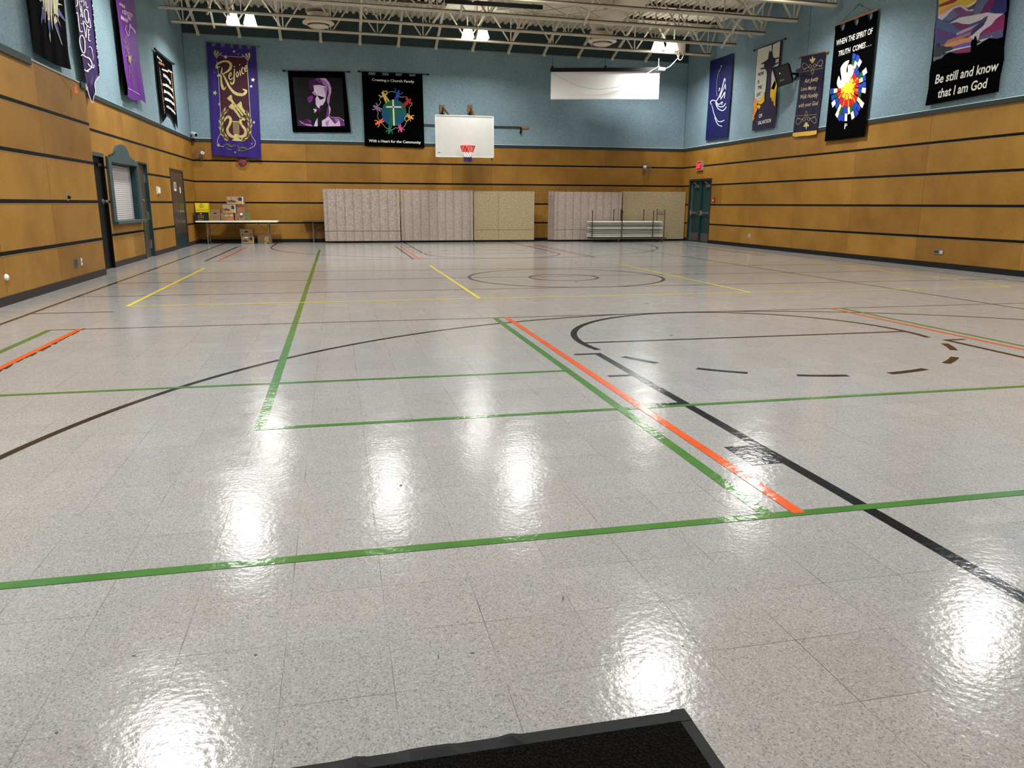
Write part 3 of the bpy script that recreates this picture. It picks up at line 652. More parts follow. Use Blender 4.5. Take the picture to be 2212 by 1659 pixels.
# serving hatch with arched teal surround
t = thing('serving_hatch', (XL, 18.5, .9), 'serving hatch with closed pale roller shutter and arched grey-teal surround', 'serving hatch')
hx = XL+.05
out = [(17.27, .86), (19.74, .86), (19.74, 2.19), (19.42, 2.19), (19.42, 2.235), (19.2, 2.235), (19.2, 2.27), (19.02, 2.27)]
for k in range(1, 16):
    a = math.pi*k/16; out.append((18.45+.57*_c(a), 2.27+.225*_s(a)))
out += [(17.88, 2.27), (17.72, 2.27), (17.72, 2.235), (17.5, 2.235), (17.5, 2.19), (17.27, 2.19)]
mb = MB(); u0, u1, z0, z1 = DH
# surround: arched head, two jambs, all proud of the wall
head = [(17.27, z1-.02), (19.74, z1-.02)]+out[2:]
mb.prism([(XL, u, z) for u, z in head][::-1], (.05, 0, 0), TEALG); obj('arched_head', mb, t)
for a, b in ((17.27, 17.49), (19.6, 19.74)):
    mb = MB(); mb.box((XL, a, z0), (hx, b, z1-.02), TEALG); obj('jamb', mb, t)
mb = MB(); mb.box((XL-.18, 17.27, .86), (XL+.12, 19.74, .92), TEALG); obj('counter_sill', mb, t, bevel=.006)
mb = MB(); lbox(mb, u1-.03, u1, z0, z1, -.18, 0, TEAL); lbox(mb, u0, u0+.03, z0, z1, -.18, 0, TEAL); lbox(mb, u0, u1, z1-.03, z1, -.18, 0, TEAL); obj('reveal', mb, t)
SHUT = mat('shutter_slat', (176, 172, 172), .5); mb = MB(); n = 26; hh = (z1-.05-z0)/n
for k in range(n):
    z = z0+k*hh; mb.poly([(XL-.14, u0, z), (XL-.14, u1-.08, z), (XL-.134, u1-.08, z+hh*.55), (XL-.134, u0, z+hh*.55)], SHUT); mb.poly([(XL-.134, u0, z+hh*.55), (XL-.134, u1-.08, z+hh*.55), (XL-.14, u1-.08, z+hh), (XL-.14, u0, z+hh)], SHUT)
obj('roller_shutter', mb, t)
mb = MB(); lbox(mb, u1-.1, u1-.055, z0, z1-.03, -.15, -.1, CHROME); obj('guide_rail', mb, t)
mb = MB(); lbox(mb, u1-.06, u1-.0, z0, z1-.03, -.15, -.14, TEALD); obj('back_panel', mb, t)
# teal double doors at the far right
t = thing('door_4', (XR, 25.84, 0), None, None); t['kind'] = 'structure'
def rbox(mb, u0, u1, z0, z1, d0, d1, m): return mb.box((XR-d1, u0, z0), (XR-d0, u1, z1), m)
mb = MB(); rbox(mb, 24.97, 25.03, 0, 2.2, -.14, .01, TEALD); rbox(mb, 26.65, 26.71, 0, 2.2, -.14, .01, TEALD); rbox(mb, 25.03, 26.65, 2.13, 2.2, -.14, .01, TEALD); obj('door_frame', mb, t)
mb = MB(); rbox(mb, 25.8, 25.9, 0, 2.13, -.13, -.03, TEAL); obj('center_post', mb, t)
for k, (a, b) in enumerate(((25.9, 26.62), (25.03, 25.8))):
    mb = MB(); rbox(mb, a, b, .02, 2.12, -.13, -.085, TEAL); leaf = obj('door_leaf', mb, t)
    mb = MB(); rbox(mb, a+.02, b-.02, .04, .32, -.085, -.08, mat('kick_metal', (96, 92, 88), .35, .5)); obj('kick_plate', mb, leaf)
    mb = MB(); rbox(mb, a+.04, b-.04, 1.0, 1.05, -.05, -.02, GREY); rbox(mb, a+.03, a+.1, .96, 1.09, -.085, -.02, GREY); rbox(mb, b-.12, b-.03, .94, 1.11, -.085, -.015, CHROME); obj('panic_bar', mb, leaf)
    mb = MB(); rbox(mb, a+.12, a+.42, 1.9, 2.0, -.085, -.03, GREY); mb.tube([(XR-.01, a+.2, 2.0), (XR+.0, a+.45, 2.09)], .012, GREY, 6); obj('door_closer', mb, leaf)
mb = MB(); rbox(mb, 26.6, 26.64, .02, 2.1, -.085, -.06, CHROME); obj('edge_strip', mb, t)
# ================================================================== SMALL WALL FITTINGS
def plate_r(u0, u1, z0, z1, m, name, label, cat, slots):
    t = thing(name, (XR, (u0+u1)/2, z0), label, cat)
    mb = MB(); rbox(mb, u0, u1, z0, z1, 0, .008, m); obj('cover_plate', mb, t)
    mb = MB()
    for (a, b, c, d, mm) in slots: rbox(mb, u0+(u1-u0)*a, u0+(u1-u0)*b, z0+(z1-z0)*c, z0+(z1-z0)*d, .008, .011, mm)
    o = obj('socket_face', mb, t); return t
# exit sign
t = thing('exit_sign', (XR, 25.9, 2.5), 'white framed sign with glowing red EXIT over the teal doors', 'exit sign')
mb = MB(); rbox(mb, 25.66, 26.13, 2.49, 2.8, 0, .06, mat('sign_frame', (170, 140, 128), .5)); obj('sign_box', mb, t)
mb = MB(); rbox(mb, 25.72, 26.1, 2.52, 2.77, .06, .064, mat('sign_red_dark', (70, 4, 10), .4, emit=.6, ecol=(150, 8, 18))); obj('sign_face', mb, t)
mb = MB(); put_text(mb, 'EXIT', (XR-.067, 26.07, 2.56), (XR-.067, 25.75, 2.56), (XR-.067, 26.07, 2.73), mat('sign_glow', (255, 60, 70), .4, emit=3, ecol=(255, 45, 60)), .02); obj('lettering', mb, t)
t = thing('fire_alarm_pull', (XR, 24.7, 1.42), 'small red fire alarm pull box on the wall right of teal doors', 'fire alarm')
mb = MB(); rbox(mb, 24.64, 24.76, 1.42, 1.57, 0, .05, RED); obj('alarm_box', mb, t, bevel=.006)
mb = MB(); rbox(mb, 24.665, 24.735, 1.44, 1.47, .05, .062, WHITE); obj('pull_bar', mb, t)
plate_r(22.17, 22.27, .3, .42, OFFW, 'wall_outlet', 'small white outlet low on right wall near the teal doors', 'outlet', [(.3, .7, .12, .42, BLACK), (.3, .7, .58, .88, BLACK)])
plate_r(14.13, 14.39, .285, .39, GREY, 'wall_outlet', 'wide grey outlet plate low on the near right wall', 'outlet', [(.08, .2, .2, .45, WHITE), (.26, .38, .2, .45, WHITE), (.08, .2, .55, .8, WHITE), (.26, .38, .55, .8, WHITE), (.6, .74, .35, .65, BLACK), (.8, .94, .35, .65, BLACK)])
def nbox(mb, u0, u1, z0, z1, d0, d1, m): return mb.box((XN+d0, u0, z0), (XN+d1, u1, z1), m)
t = thing('wall_outlet', (XN, 13.85, .26), 'square grey ribbed cover plate low on near left wall', 'outlet'); mb = MB(); nbox(mb, 13.76, 13.94, .26, .4, 0, .008, GREY); obj('cover_plate', mb, t)
mb = MB(); [nbox(mb, 13.78, 13.92, .28+.02*k, .288+.02*k, .008, .012, BLACK) for k in range(6)]; obj('grille', mb, t)
t = thing('wall_outlet', (XN, 14.13, .26), 'narrow white double outlet beside the grey ribbed plate', 'outlet'); mb = MB(); nbox(mb, 14.09, 14.17, .26, .4, 0, .008, mat('plate_grey', (130, 128, 122), .4)); obj('cover_plate', mb, t)
mb = MB(); nbox(mb, 14.11, 14.15, .275, .32, .008, .014, WHITE); nbox(mb, 14.11, 14.15, .34, .385, .008, .014, WHITE); obj('socket_face', mb, t)
t = thing('key_switch', (XN, 13.85, 1.33), 'small metal switch plate with black knob on near left wall', 'switch'); mb = MB(); nbox(mb, 13.8, 13.88, 1.32, 1.47, 0, .006, mat('plate_grey', (130, 128, 122))); obj('cover_plate', mb, t)
mb = MB(); mb.lathe((XN+.006, 13.87, 1.375), (1, 0, 0), [(.028, 0), (.028, .025), (.02, .035), (0, .036)], BLACK, 14); obj('knob', mb, t)
mb = MB(); mb.lathe((XN, 11.08, .35), (1, 0, 0), [(.045, 0), (.042, .015), (.03, .028), (0, .034)], WHITE, 16); tag(obj('wall_stop', mb, smooth=True), 'round white door stop low on the left wall at the frame edge', 'door stop')
t = thing('orange_weight', (XN, 14.75, 3.05), 'little orange bobbin hanging by a string from the left ledge', 'bobbin')
mb = MB(); mb.lathe((XN+.05, 14.75, 3.06), (0, 0, 1), [(0, 0), (.032, 0), (.028, .02), (.02, .05), (.024, .09), (.018, .11), (0, .112)], mat('orange_plastic', (236, 120, 70), .5), 14); obj('bobbin_body', mb, t, smooth=True)
mb = MB(); mb.tube([(XN+.05, 14.75, 3.17), (XN+.03, 14.45, 3.24), (XN+.0, 14.1, 3.28)], .004, mat('string', (120, 84, 44), .8), 5); obj('string', mb, t)
t = thing('thermostat', (XL, 21.75, 1.5), 'white thermostat under a clear guard beside the narrow charcoal door', 'thermostat')
mb = MB(); lbox(mb, 21.58, 21.92, 1.5, 1.7, 0, .012, mat('clear_guard', (196, 186, 160), .3)); obj('guard_base', mb, t)
mb = MB(); lbox(mb, 21.68, 21.84, 1.53, 1.67, .012, .05, WHITE); obj('control_box', mb, t, bevel=.006)
t = thing('security_camera', (XL+.03, YB-.12, 3.36), 'white bullet security camera on the ledge in the far left corner', 'camera')
mb = MB(); mb.lathe((XL+.05, YB-.06, 3.46), (.55, -.75, -.22), [(0, 0), (.06, 0), (.062, .02), (.062, .26), (.05, .27)], WHITE, 18); obj('camera_body', mb, t, smooth=True)
dq = V((.55, -.75, -.22)).normalized(); mb = MB(); mb.lathe(V((XL+.05, YB-.06, 3.46))+dq*.268, dq, [(.05, 0), (0, .002)], BLACK, 18); obj('lens', mb, t)
mb = MB(); mb.tube([(XL+.08, YB-.1, 3.4), (XL+.06, YB-.05, 3.34)], .022, WHITE, 10); mb.lathe((XL+.06, YB-.05, ZLED+.02), (0, 0, 1), [(.05, 0), (.05, .02), (.02, .05)], WHITE, 14); obj('bracket', mb, t)
def cage_lamp(x, z, label, rot):
    t = thing('emergency_light', (x, YB, z), label, 'emergency light')
    mb = MB(); mb.lathe((x+rot*.03, YB-.0, z), (rot*.35, -1, .1), [(.025, 0), (.025, .06), (.05, .09), (.062, .15), (.045, .17), (0, .172)], WHITE, 18); obj('lamp_head', mb, t, smooth=True)
    mb = MB(); W_ = GREY
    for q in (-.13, -.045, .045, .13): mb.tube([(x+q, YB, z-.16), (x+q*.9, YB-.24, z-.13), (x+q*.9, YB-.24, z+.13), (x+q, YB, z+.16)], .005, W_, 5)
    for q in (-.1, 0, .1): mb.tube([(x-.13, YB, z+q), (x-.12, YB-.24, z+q), (x+.12, YB-.24, z+q), (x+.13, YB, z+q)], .005, W_, 5)
    obj('wire_guard', mb, t); mb = MB(); mb.box((x-.05, YB-.012, z-.2), (x+.05, YB, z-.02), mat('plate_tan', (120, 92, 50), .6)); obj('back_plate', mb, t)
cage_lamp(11.15, 2.63, 'white emergency lamp in a wire cage on the back wall near the right corner', -1)
cage_lamp(-4.2, 2.84, 'white emergency lamp in a wire cage in the far left corner', 1)
t = thing('alarm_bell', (-2.93, YB, 2.55), 'round red alarm bell in wire rings below the purple banner', 'bell')
mb = MB(); mb.lathe((-2.93, YB, 2.6), (0, -1, 0), [(0, .03), (.04, .03), (.05, .05), (.11, .045), (.14, .02), (.14, 0)], mat('bell_red', (150, 20, 22), .35), 26); obj('bell_gong', mb, t, smooth=True)
mb = MB()
for r in (.05, .1, .155, .2): mb.tube([(-2.93+r*_c(a*math.pi/12), YB-.07+r*.15, 2.6+r*_s(a*math.pi/12)) for a in range(25)], .005, GREY, 5, False)
for a in range(4): mb.tube([(-2.93+.2*_c(a*math.pi/2+.4), YB-.0, 2.6+.2*_s(a*math.pi/2+.4)), (-2.93+.2*_c(a*math.pi/2+.4), YB-.07, 2.6+.2*_s(a*math.pi/2+.4)), (-2.93, YB-.07, 2.6)], .005, GREY, 5)
obj('wire_guard', mb, t)
# ================================================================== BASKETBALL HOOP
BY = 25.1
q = lambda x, y, off=YB-BY: P('B', x, y, off)
tl, tr, br, bl = q(940, 248.3), q(1065.5, 252), q(1066, 341), q(942, 337.7)
x0, x1, z0, z1 = (tl.x+bl.x)/2, (tr.x+br.x)/2, (bl.z+br.z)/2, (tl.z+tr.z)/2
hc = (x0+x1)/2+.03
t = thing('basketball_hoop', ((x0+x1)/2, YB, z0), 'wall-mounted basketball hoop with plain white backboard, red rim and two-tone net', 'basketball hoop')
mb = MB(); mb.box((x0, BY-.015, z0), (x1, BY+.02, z1), mat('backboard_white', (205, 206, 200), .45, var=.03, scale=6)); bb = obj('backboard', mb, t, bevel=.008)
mb = MB()
for (a, b) in (((x0, z0), (x1, z0)), ((x0, z1), (x1, z1)), ((x0, z0), (x0, z1)), ((x1, z0), (x1, z1))): mb.bar((a[0], BY+.0, a[1]), (b[0], BY, b[1]), .045, .022, WHITE)
mb.bar((x1-.05, BY, z0-.09), (x1-.05, BY, z0), .03, .03, BLACK); obj('edge_rim', mb, bb)
mb = MB(); mb.box((x0+.07, BY-.017, z0+.115), (x0+.12, BY-.015, z0+.135), BLACK); mb.box((x0+.125, BY-.017, z0+.12), (x0+.18, BY-.015, z0+.124), GREY); obj('maker_mark', mb, bb)
rz = 3.06; ry = 24.72
RIM = mat('rim_red', (190, 40, 28), .4)
mb = MB(); mb.tube([(hc+.23*_c(a*math.pi/18), ry+.23*_s(a*math.pi/18), rz) for a in range(37)], .012, RIM, 8, False)
mb.tube([(hc-.15, ry+.17, rz), (hc-.07, BY-.02, rz-.1)], .009, RIM, 6); mb.tube([(hc+.15, ry+.17, rz), (hc+.07, BY-.02, rz-.1)], .009, RIM, 6); obj('rim', mb, t, smooth=True)
mb = MB(); mb.box((hc-.075, BY-.03, rz-.16), (hc+.075, BY-.015, rz+.02), RIM); mb.box((hc-.075, BY-.15, rz-.015), (hc+.075, BY-.015, rz+.01), RIM); obj('rim_plate', mb, t)
NR, NWH, NBL = mat('net_red', (196, 70, 60), .8), mat('net_white', (228, 222, 214), .8), mat('net_purple', (52, 34, 110), .8)
mb = MB(); nk = 12; lv = [(.23, 0), (.2, -.09), (.165, -.18), (.135, -.26), (.12, -.33), (.115, -.40), (.115, -.46)]
for i in range(6):
    m = NR if i < 2 else NWH if i < 4 else NBL
    (ra, ha), (rb, hb) = lv[i], lv[i+1]
    for k in range(nk):
        a0 = 2*math.pi*(k+.5*(i % 2))/nk
        for s in (-.5, .5):
            a1 = a0+s*2*math.pi/nk; mb.tube([(hc+ra*_c(a0), ry+ra*_s(a0), rz+ha), (hc+rb*_c(a1), ry+rb*_s(a1), rz+hb)], .011, m, 4, False)
obj('net', mb, t)
for px in (952, 1012):
    w_ = P('B', px+3, 236, .03); mb = MB(); mb.box((w_.x-.09, YB-.05, w_.z-.14), (w_.x+.09, YB, w_.z+.14), BROWNW); obj('wall_block', mb, t)
    mb = MB(); xx = x0+.55 if px < 1000 else x1-.6
    mb.bar((w_.x+.03, YB-.05, w_.z+.05), (xx+.15, BY+.02, z1-.25), .05, .05, BROWNW); mb.bar((w_.x-.02, YB-.05, w_.z-.1), (xx, BY+.02, z0+.5), .045, .045, BLACK); obj('stay_bar', mb, t)
for xx in (x0+.5, x1-.55):
    mb = MB(); mb.bar((xx, YB-.02, z1-.3), (xx, BY+.02, z1-.3), .05, .05, BLACK); obj('wall_arm', mb, t)
a, b = P('B', 905, 269.5, .03), P('B', 1141, 278, .03)
t = thing('wall_rail', a, 'thin dark rail on the back wall behind the backboard', 'rail')
mb = MB(); mb.bar((a.x, YB-.02, a.z), (b.x-.25, YB-.02, a.z), .04, .06, mat('rail_dark', (44, 40, 38), .5)); obj('rail_bar', mb, t)
mb = MB(); mb.bar((b.x-.25, YB-.02, a.z), (b.x, YB-.02, a.z), .04, .08, mat('rail_wood', (150, 108, 70), .6)); obj('rail_end', mb, t)
mb = MB(); mb.bar((b.x-.26, YB-.05, a.z), (b.x-.29, YB-.06, a.z-.22), .03, .04, BLACK); obj('crank_hook', mb, t)
# ================================================================== PROJECTION SCREEN
sl, sr = V((7.2, 26.36, 0)), V((10.72, 25.36, 0))
sd = (sr-sl).normalized(); sn = V((sd.y, -sd.x, 0))
zt_, zb_ = 5.62, 4.755
t = thing('projection_screen', (8.96, 25.86, zb_), 'pull-down white projection screen in a black case hung below the trusses', 'projection screen')
mb = MB(); mb.bar(sl+V((0, 0, zt_+.05)), sr+V((0, 0, zt_+.05)), .12, .12, BLACK); case = obj('screen_case', mb, t)
mb = MB(); mb.obox((sl+sr)/2+V((0, 0, (zt_+zb_)/2)), (sr-sl)*.493, sn*.004, (0, 0, (zt_-zb_)/2), mat('screen_white', (246, 247, 246), .6, var=.0)); obj('screen_fabric', mb, t)
mb = MB(); mb.bar(sl+sd*.03+V((0, 0, zb_)), sr-sd*.03+V((0, 0, zb_)), .03, .03, WHITE); obj('hem_bar', mb, t)
for s in (.02, .5, .98):
    p = sl.lerp(sr, s)+V((0, 0, zt_+.12)); mb = MB(); mb.obox(p, sd*.04, sn*.05, (0, 0, .05), BLACK); mb.tube([p, (p.x, p.y, zc(p.x, 6.19))], .006, BLACK if s < .9 else WHITE, 5); obj('hanger', mb, t)
# white cables
cm = mat('white_cable', (235, 235, 232), .5)
jb = P('B', 1470, 115, YB-25.2)
t = thing('white_cable', (10.7, 25.3, 5.7), 'white cable swagging from the truss to the right end of the screen', 'cable')
pts = [(1466, 124, 25.2), (1460, 130, 25.2), (1450, 141, 25.25), (1440, 147, 25.3), (1431, 148.5, 25.3)]
mb = MB(); mb.tube([P('B', x, y, YB-d) for x, y, d in smooth_path(pts, 6)], .011, cm, 6); obj('cable_run', mb, t)
pp = P('B', 1430, 149, YB-25.28); mb = MB(); mb.bar(pp-V((.1, 0, 0)), pp+V((.09, 0, 0)), .08, .09, cm); obj('plug', mb, t)
t = thing('hanging_cable', (9, 25.5, 5.2), 'long thin cord drooping in a curve across the front of the projection screen', 'cord')
pts = [(1424, 143), (1400, 157), (1370, 174), (1340, 186), (1305, 192), (1275, 191), (1240, 182), (1210, 167), (1192, 158)]
def at_screen(x, y, o=.09):
    d = ray(x, y); n = sn; c = sl+n*o; s = (c-CAM).dot(n)/d.dot(n); return CAM+d*s
mb = MB(); mb.tube([at_screen(x, y) for x, y in smooth_path(pts, 5)], .009, mat('grey_cord', (205, 206, 205), .6), 5); obj('cord_run', mb, t)
pts = [(1428, 154), (1424.5, 161), (1423, 166), (1425, 168)]
mb = MB(); mb.tube([at_screen(x, y, .02) for x, y in smooth_path(pts, 4)], .012, cm, 5); obj('cord_tail', mb, t)
t = thing('cable_bundle', jb, 'coil of cables and box tied to the farthest truss near right wall', 'cable bundle')
mb = MB(); mb.box((jb.x-.16, 25.1, jb.z-.02), (jb.x+.12, 25.13, jb.z+.3), mat('junction_box', (150, 136, 122), .6)); obj('junction_box', mb, t)
mb = MB(); pts = [(1463, 118), (1466, 127), (1469, 130), (1473, 127), (1476, 119), (1472, 112), (1466, 113), (1467, 122)]
mb.tube([P('B', x, y, YB-25.06) for x, y in smooth_path(pts, 5)], .013, mat('bundle_cable', (200, 192, 176), .6), 6); obj('cable_loop', mb, t)
# ================================================================== SPEAKER
t = thing('speaker', (XR-.6, 19.6, 4.0), 'black box loudspeaker angled down on a wall bracket between two banners', 'loudspeaker')
o_ = .72
nS = V((-.72, -.62, -.30)).normalized(); c0_ = P('R', 1691, 162, .62)
def at_sp(x, y): d = ray(x, y); return CAM+d*((c0_-CAM).dot(nS)/d.dot(nS))
A, B_, C_, D_ = at_sp(1669, 148), at_sp(1703, 134.5), at_sp(1713, 178), at_sp(1683, 187.5)
cc = (A+B_+C_+D_)/4
fx = ((B_-A)+(C_-D_)).normalized(); fz = ((A-D_)+(B_-C_)); fz = (fz-fx*fz.dot(fx)).normalized(); fn = fx.cross(fz)
if fn.dot(cc-CAM) > 0: fn = -fn
w2 = ((B_-A).length+(C_-D_).length)/4; h2 = ((A-D_).length+(B_-C_).length)/4
mb = MB(); dp = .26
fr = [cc-fx*w2-fz*h2, cc+fx*w2-fz*h2, cc+fx*w2+fz*h2, cc-fx*w2+fz*h2]; bk_ = [p-fn*dp-(p-cc)*.28 for p in fr]
mb.add(fr+bk_, [(0, 1, 2, 3), (7, 6, 5, 4), (0, 4, 5, 1), (1, 5, 6, 2), (2, 6, 7, 3), (3, 7, 4, 0)], BLACKM); obj('cabinet', mb, t)
mb = MB(); mb.obox(cc+fn*.006, fx*w2*.92, fz*h2*.93, fn*.005, mat('grille_black', (6, 6, 7), .75)); obj('grille', mb, t)
mb = MB(); put_text(mb, 'EAW', cc+fn*.013-fx*w2*.55-fz*h2*.52, cc+fn*.013-fx*w2*.0-fz*h2*.52, cc+fn*.013-fx*w2*.55-fz*h2*.36, mat('logo_grey', (120, 120, 116), .5), .02); mb.obox(cc+fn*.012-fx*w2*.35+fz*h2*.28, fx*.014, fz*.014, fn*.002, WHITE); obj('badge', mb, t)
wa = P('R', 1722, 160, .02); mid = cc-fn*dp
mb = MB(); mb.bar(mid, wa, .07, .05, BLACK); mb.bar(C_-fn*.2+(cc-C_)*.1, wa-V((0, 0, .04)), .03, .03, BLACK); mb.obox(wa+V((.009, 0, 0)), (.01, 0, 0), (0, .09, 0), (0, 0, .14), BLACK); obj('wall_bracket', mb, t)
# ================================================================== TABLES, BOXES
def folding_table(x0, x1, y0, y1, zt_, top_m, leg_m, label, th=.05):
    t = thing('folding_table', ((x0+x1)/2, (y0+y1)/2, 0), label, 'table')
    mb = MB(); mb.box((x0, y0, zt_-th), (x1, y1, zt_), top_m); obj('tabletop', mb, t, bevel=.012)
    for x, s in ((x0+.32, 1), (x1-.3, -1)):
        mb = MB(); 
        for y in (y0+.1, y1-.1): mb.tube([(x, y, zt_-th), (x, y, 0.0)], .016, leg_m, 8)
        mb.tube([(x, y0+.1, .1), (x, y1-.1, .1)], .012, leg_m, 8); mb.tube([(x, y0+.1, zt_-.16), (x, y1-.1, zt_-.16)], .012, leg_m, 8)
        lg = obj('leg', mb, t)
        mb = MB(); mb.tube([(x, (y0+y1)/2, .36), (x+s*.42, (y0+y1)/2, zt_-th)], .009, leg_m, 6); obj('leg_brace', mb, lg)
    return t
LEG = mat('leg_grey', (120, 116, 112), .4, .4)
tb = P('B', 421, 480, 1.0); te = P('B', 599, 478, 1.0)
TX0, TX1, TY0, TY1, TZ = tb.x+.01, te.x, YB-1.0, YB-.24, .735
TX0 = max(TX0, XL+.03)
folding_table(TX0, TX1, TY0, TY1, TZ, mat('table_white', (226, 224, 208), .5), LEG, 'white folding table holding boxes along the back wall')
q0 = P('B', 654, 478, .52)
folding_table(q0.x, q0.x+1.75, YB-.52, YB-.04, .725, mat('table_brown', (66, 44, 26), .5), LEG, 'brown-topped folding table half hidden behind the patterned dividers', .03)
def face_pt(y0): return lambda x, y: P('B', x, y, YB-y0)
def carton(name, label, px0, px1, pyt, pyb, y0, depth, m, zbase, deco=None, group=None, skew=0):
    """cardboard box whose front face fills the photo rectangle, standing on zbase"""
    a = P('B', (px0+px1)/2, pyb, YB-y0); l = P('B', px0, (pyt+pyb)/2, YB-y0); r = P('B', px1, (pyt+pyb)/2, YB-y0); top = P('B', (px0+px1)/2, pyt, YB-y0)
    h = top.z-a.z; w = r.x-l.x
    t = thing(name, (l.x+w/2, y0+depth/2, zbase), label, 'box', group)
    mb = MB(); mb.box((l.x, y0, zbase), (r.x, y0+depth, zbase+h), m); body = obj('carton_body', mb, t, bevel=.004)
    mb = MB(); mb.box((l.x-.006, y0-.006, zbase+h-.09*h), (r.x+.006, y0+depth+.006, zbase+h+.004), m); 
    if deco is not None: deco(t, l.x, w, y0-.0035, zbase, h)
    return t, zbase+h
def fp(x, w, y, z, h): return lambda u, v: V((x+u*w, y, z+v*h))
NAVY, BANANA, INK, WPR = mat('print_navy', (28, 34, 76), .6), mat('print_yellow', (196, 156, 44), .6), mat('print_ink', (34, 30, 34), .6), mat('print_white', (214, 206, 194), .6)
def hole(mb, g, u, v, ru, rv, m=BLACKM, n=10): mb.poly([g(u+ru*_c(k*2*math.pi/n), v+rv*_s(k*2*math.pi/n)) for k in range(n)], m)
def deco_fy(t, x, w, y, z, h):
    g = fp(x, w, y, z, h); mb = MB()
    mb.poly([g(.02, .03), g(.9, .03), g(.9, .97), g(.02, .97)], CARDL); mb.poly([g(.9, .03), g(.96, .03), g(.96, .97), g(.9, .97)], WPR); obj('front_panel', mb, t)
    g = fp(x, w, y-.0015, z, h); mb = MB(); mb.poly([g(.68, .45), g(.89, .45), g(.89, .88), g(.68, .88)], NAVY); hole(mb, g, .76, .28, .13, .2, BANANA); 
    mb.poly([g(.08, .62), g(.2, .7), g(.3, .68), g(.2, .62)], BANANA); obj('banana_print', mb, t)
    g = fp(x, w, y-.003, z, h); mb = MB(); put_text(mb, 'fyffes', g(.06, .16), g(.52, .16), g(.06, .58), INK, .03); obj('lettering', mb, t)
    mb = MB(); hole(mb, g, .62, .72, .03, .05); hole(mb, g, .27, .76, .03, .04); obj('hand_hole', mb, t)
def deco_fy2(t, x, w, y, z, h):
    deco_fy(t, x, w, y, z, h); g = fp(x, w, y-.004, z, h); mb = MB()
    mb.poly([g(.25, .78), g(.55, .76), g(.55, .93), g(.25, .95)], WHITE); obj('paper_label', mb, t)
def deco_hole(t, x, w, y, z, h):
    g = fp(x, w, y, z, h); mb = MB(); mb.poly([g(.36, .56), g(.62, .56), g(.62, .7), g(.36, .7)], BLACKM); hole(mb, g, .18, .22, .05, .08); hole(mb, g, .82, .24, .05, .08); obj('hand_hole', mb, t)
def deco_plain(t, x, w, y, z, h):
    g = fp(x, w, y, z, h); mb = MB(); hole(mb, g, .52, .68, .17, .045); obj('hand_hole', mb, t)
    mb = MB(); rr = random.Random(2)
    for k in range(7): mb.poly([g(.18, .42-.05*k), g(.18+rr.uniform(.45, .68), .42-.05*k), g(.8, .43-.05*k), g(.18, .43-.05*k)], mat('faint_print', (120, 92, 72), .8))
    obj('small_print', mb, t)
def deco_fruit(t, x, w, y, z, h):
    g = fp(x, w, y, z, h); mb = MB(); GP, RP, YP = mat('print_green', (92, 112, 56), .7), mat('print_coral', (186, 96, 72), .7), mat('print_straw', (190, 158, 84), .7)
    mb.poly([g(.02, .05), g(.3, .05), g(.36, .3), g(.12, .42), g(.02, .3)], GP); hole(mb, g, .5, .2, .14, .16, RP); hole(mb, g, .78, .24, .15, .2, RP); hole(mb, g, .82, .7, .13, .16, YP); hole(mb, g, .2, .66, .1, .13, RP); mb.poly([g(.3, .55), g(.6, .6), g(.62, .78), g(.3, .74)], YP); obj('fruit_print', mb, t)
def deco_leafy(t, x, w, y, z, h):
    g = fp(x, w, y, z, h); mb = MB(); GP = mat('print_green', (92, 112, 56), .7)
    mb.poly([g(.6, .98), g(.75, .5), g(.92, .02), g(.99, .02), g(.99, .98)], GP); hole(mb, g, .2, .7, .14, .22, mat('print_rust', (160, 92, 58), .7)); obj('leaf_print', mb, t)
    mb = MB(); mb.poly([g(.36, .6), g(.58, .6), g(.56, .72), g(.38, .72)], BLACKM); hole(mb, g, .2, .24, .04, .07); hole(mb, g, .78, .24, .04, .07); obj('hand_hole', mb, t)
    mb = MB(); mb.lathe(g(.46, .84)+V((0, -.003, 0)), (0, -1, 0), [(.045, 0), (.04, .03), (0, .04)], WHITE, 12); obj('white_wad', mb, t)
def deco_red(t, x, w, y, z, h):
    g = fp(x, w, y, z, h); mb = MB(); hole(mb, g, .52, .48, .18, .36, mat('print_red', (178, 88, 66), .7), 14); obj('red_print', mb, t)
def deco_side(t, x, w, y, z, h):
    g = fp(x, w, y, z, h); mb = MB(); mb.poly([g(.06, .1), g(.3, .1), g(.26, .4), g(.06, .36)], mat('print_green', (92, 112, 56), .7)); hole(mb, g, .7, .5, .2, .35, mat('print_straw', (190, 158, 84), .7)); mb.poly([g(.5, .04), g(.66, .04), g(.66, .14), g(.5, .14)], WPR); obj('fruit_print', mb, t)
def deco_black(t, x, w, y, z, h):
    g = fp(x, w, y, z, h); mb = MB(); GO = mat('print_gold', (150, 132, 64), .5)
    for i in range(4):
        for j in range(4): mb.poly([g(.32+.12*i+.0, .3+.1*j), g(.38+.12*i, .35+.1*j), g(.32+.12*i, .4+.1*j), g(.3+.12*i, .35+.1*j)], GO)
    hole(mb, g, .52, .84, .09, .06, mat('print_pale', (190, 180, 150), .5)); obj('gold_print', mb, t)
    mb = MB(); put_text(mb, 'DOLE  24', g(.3, .09), g(.68, .09), g(.3, .16), WPR, .02); obj('lettering', mb, t)
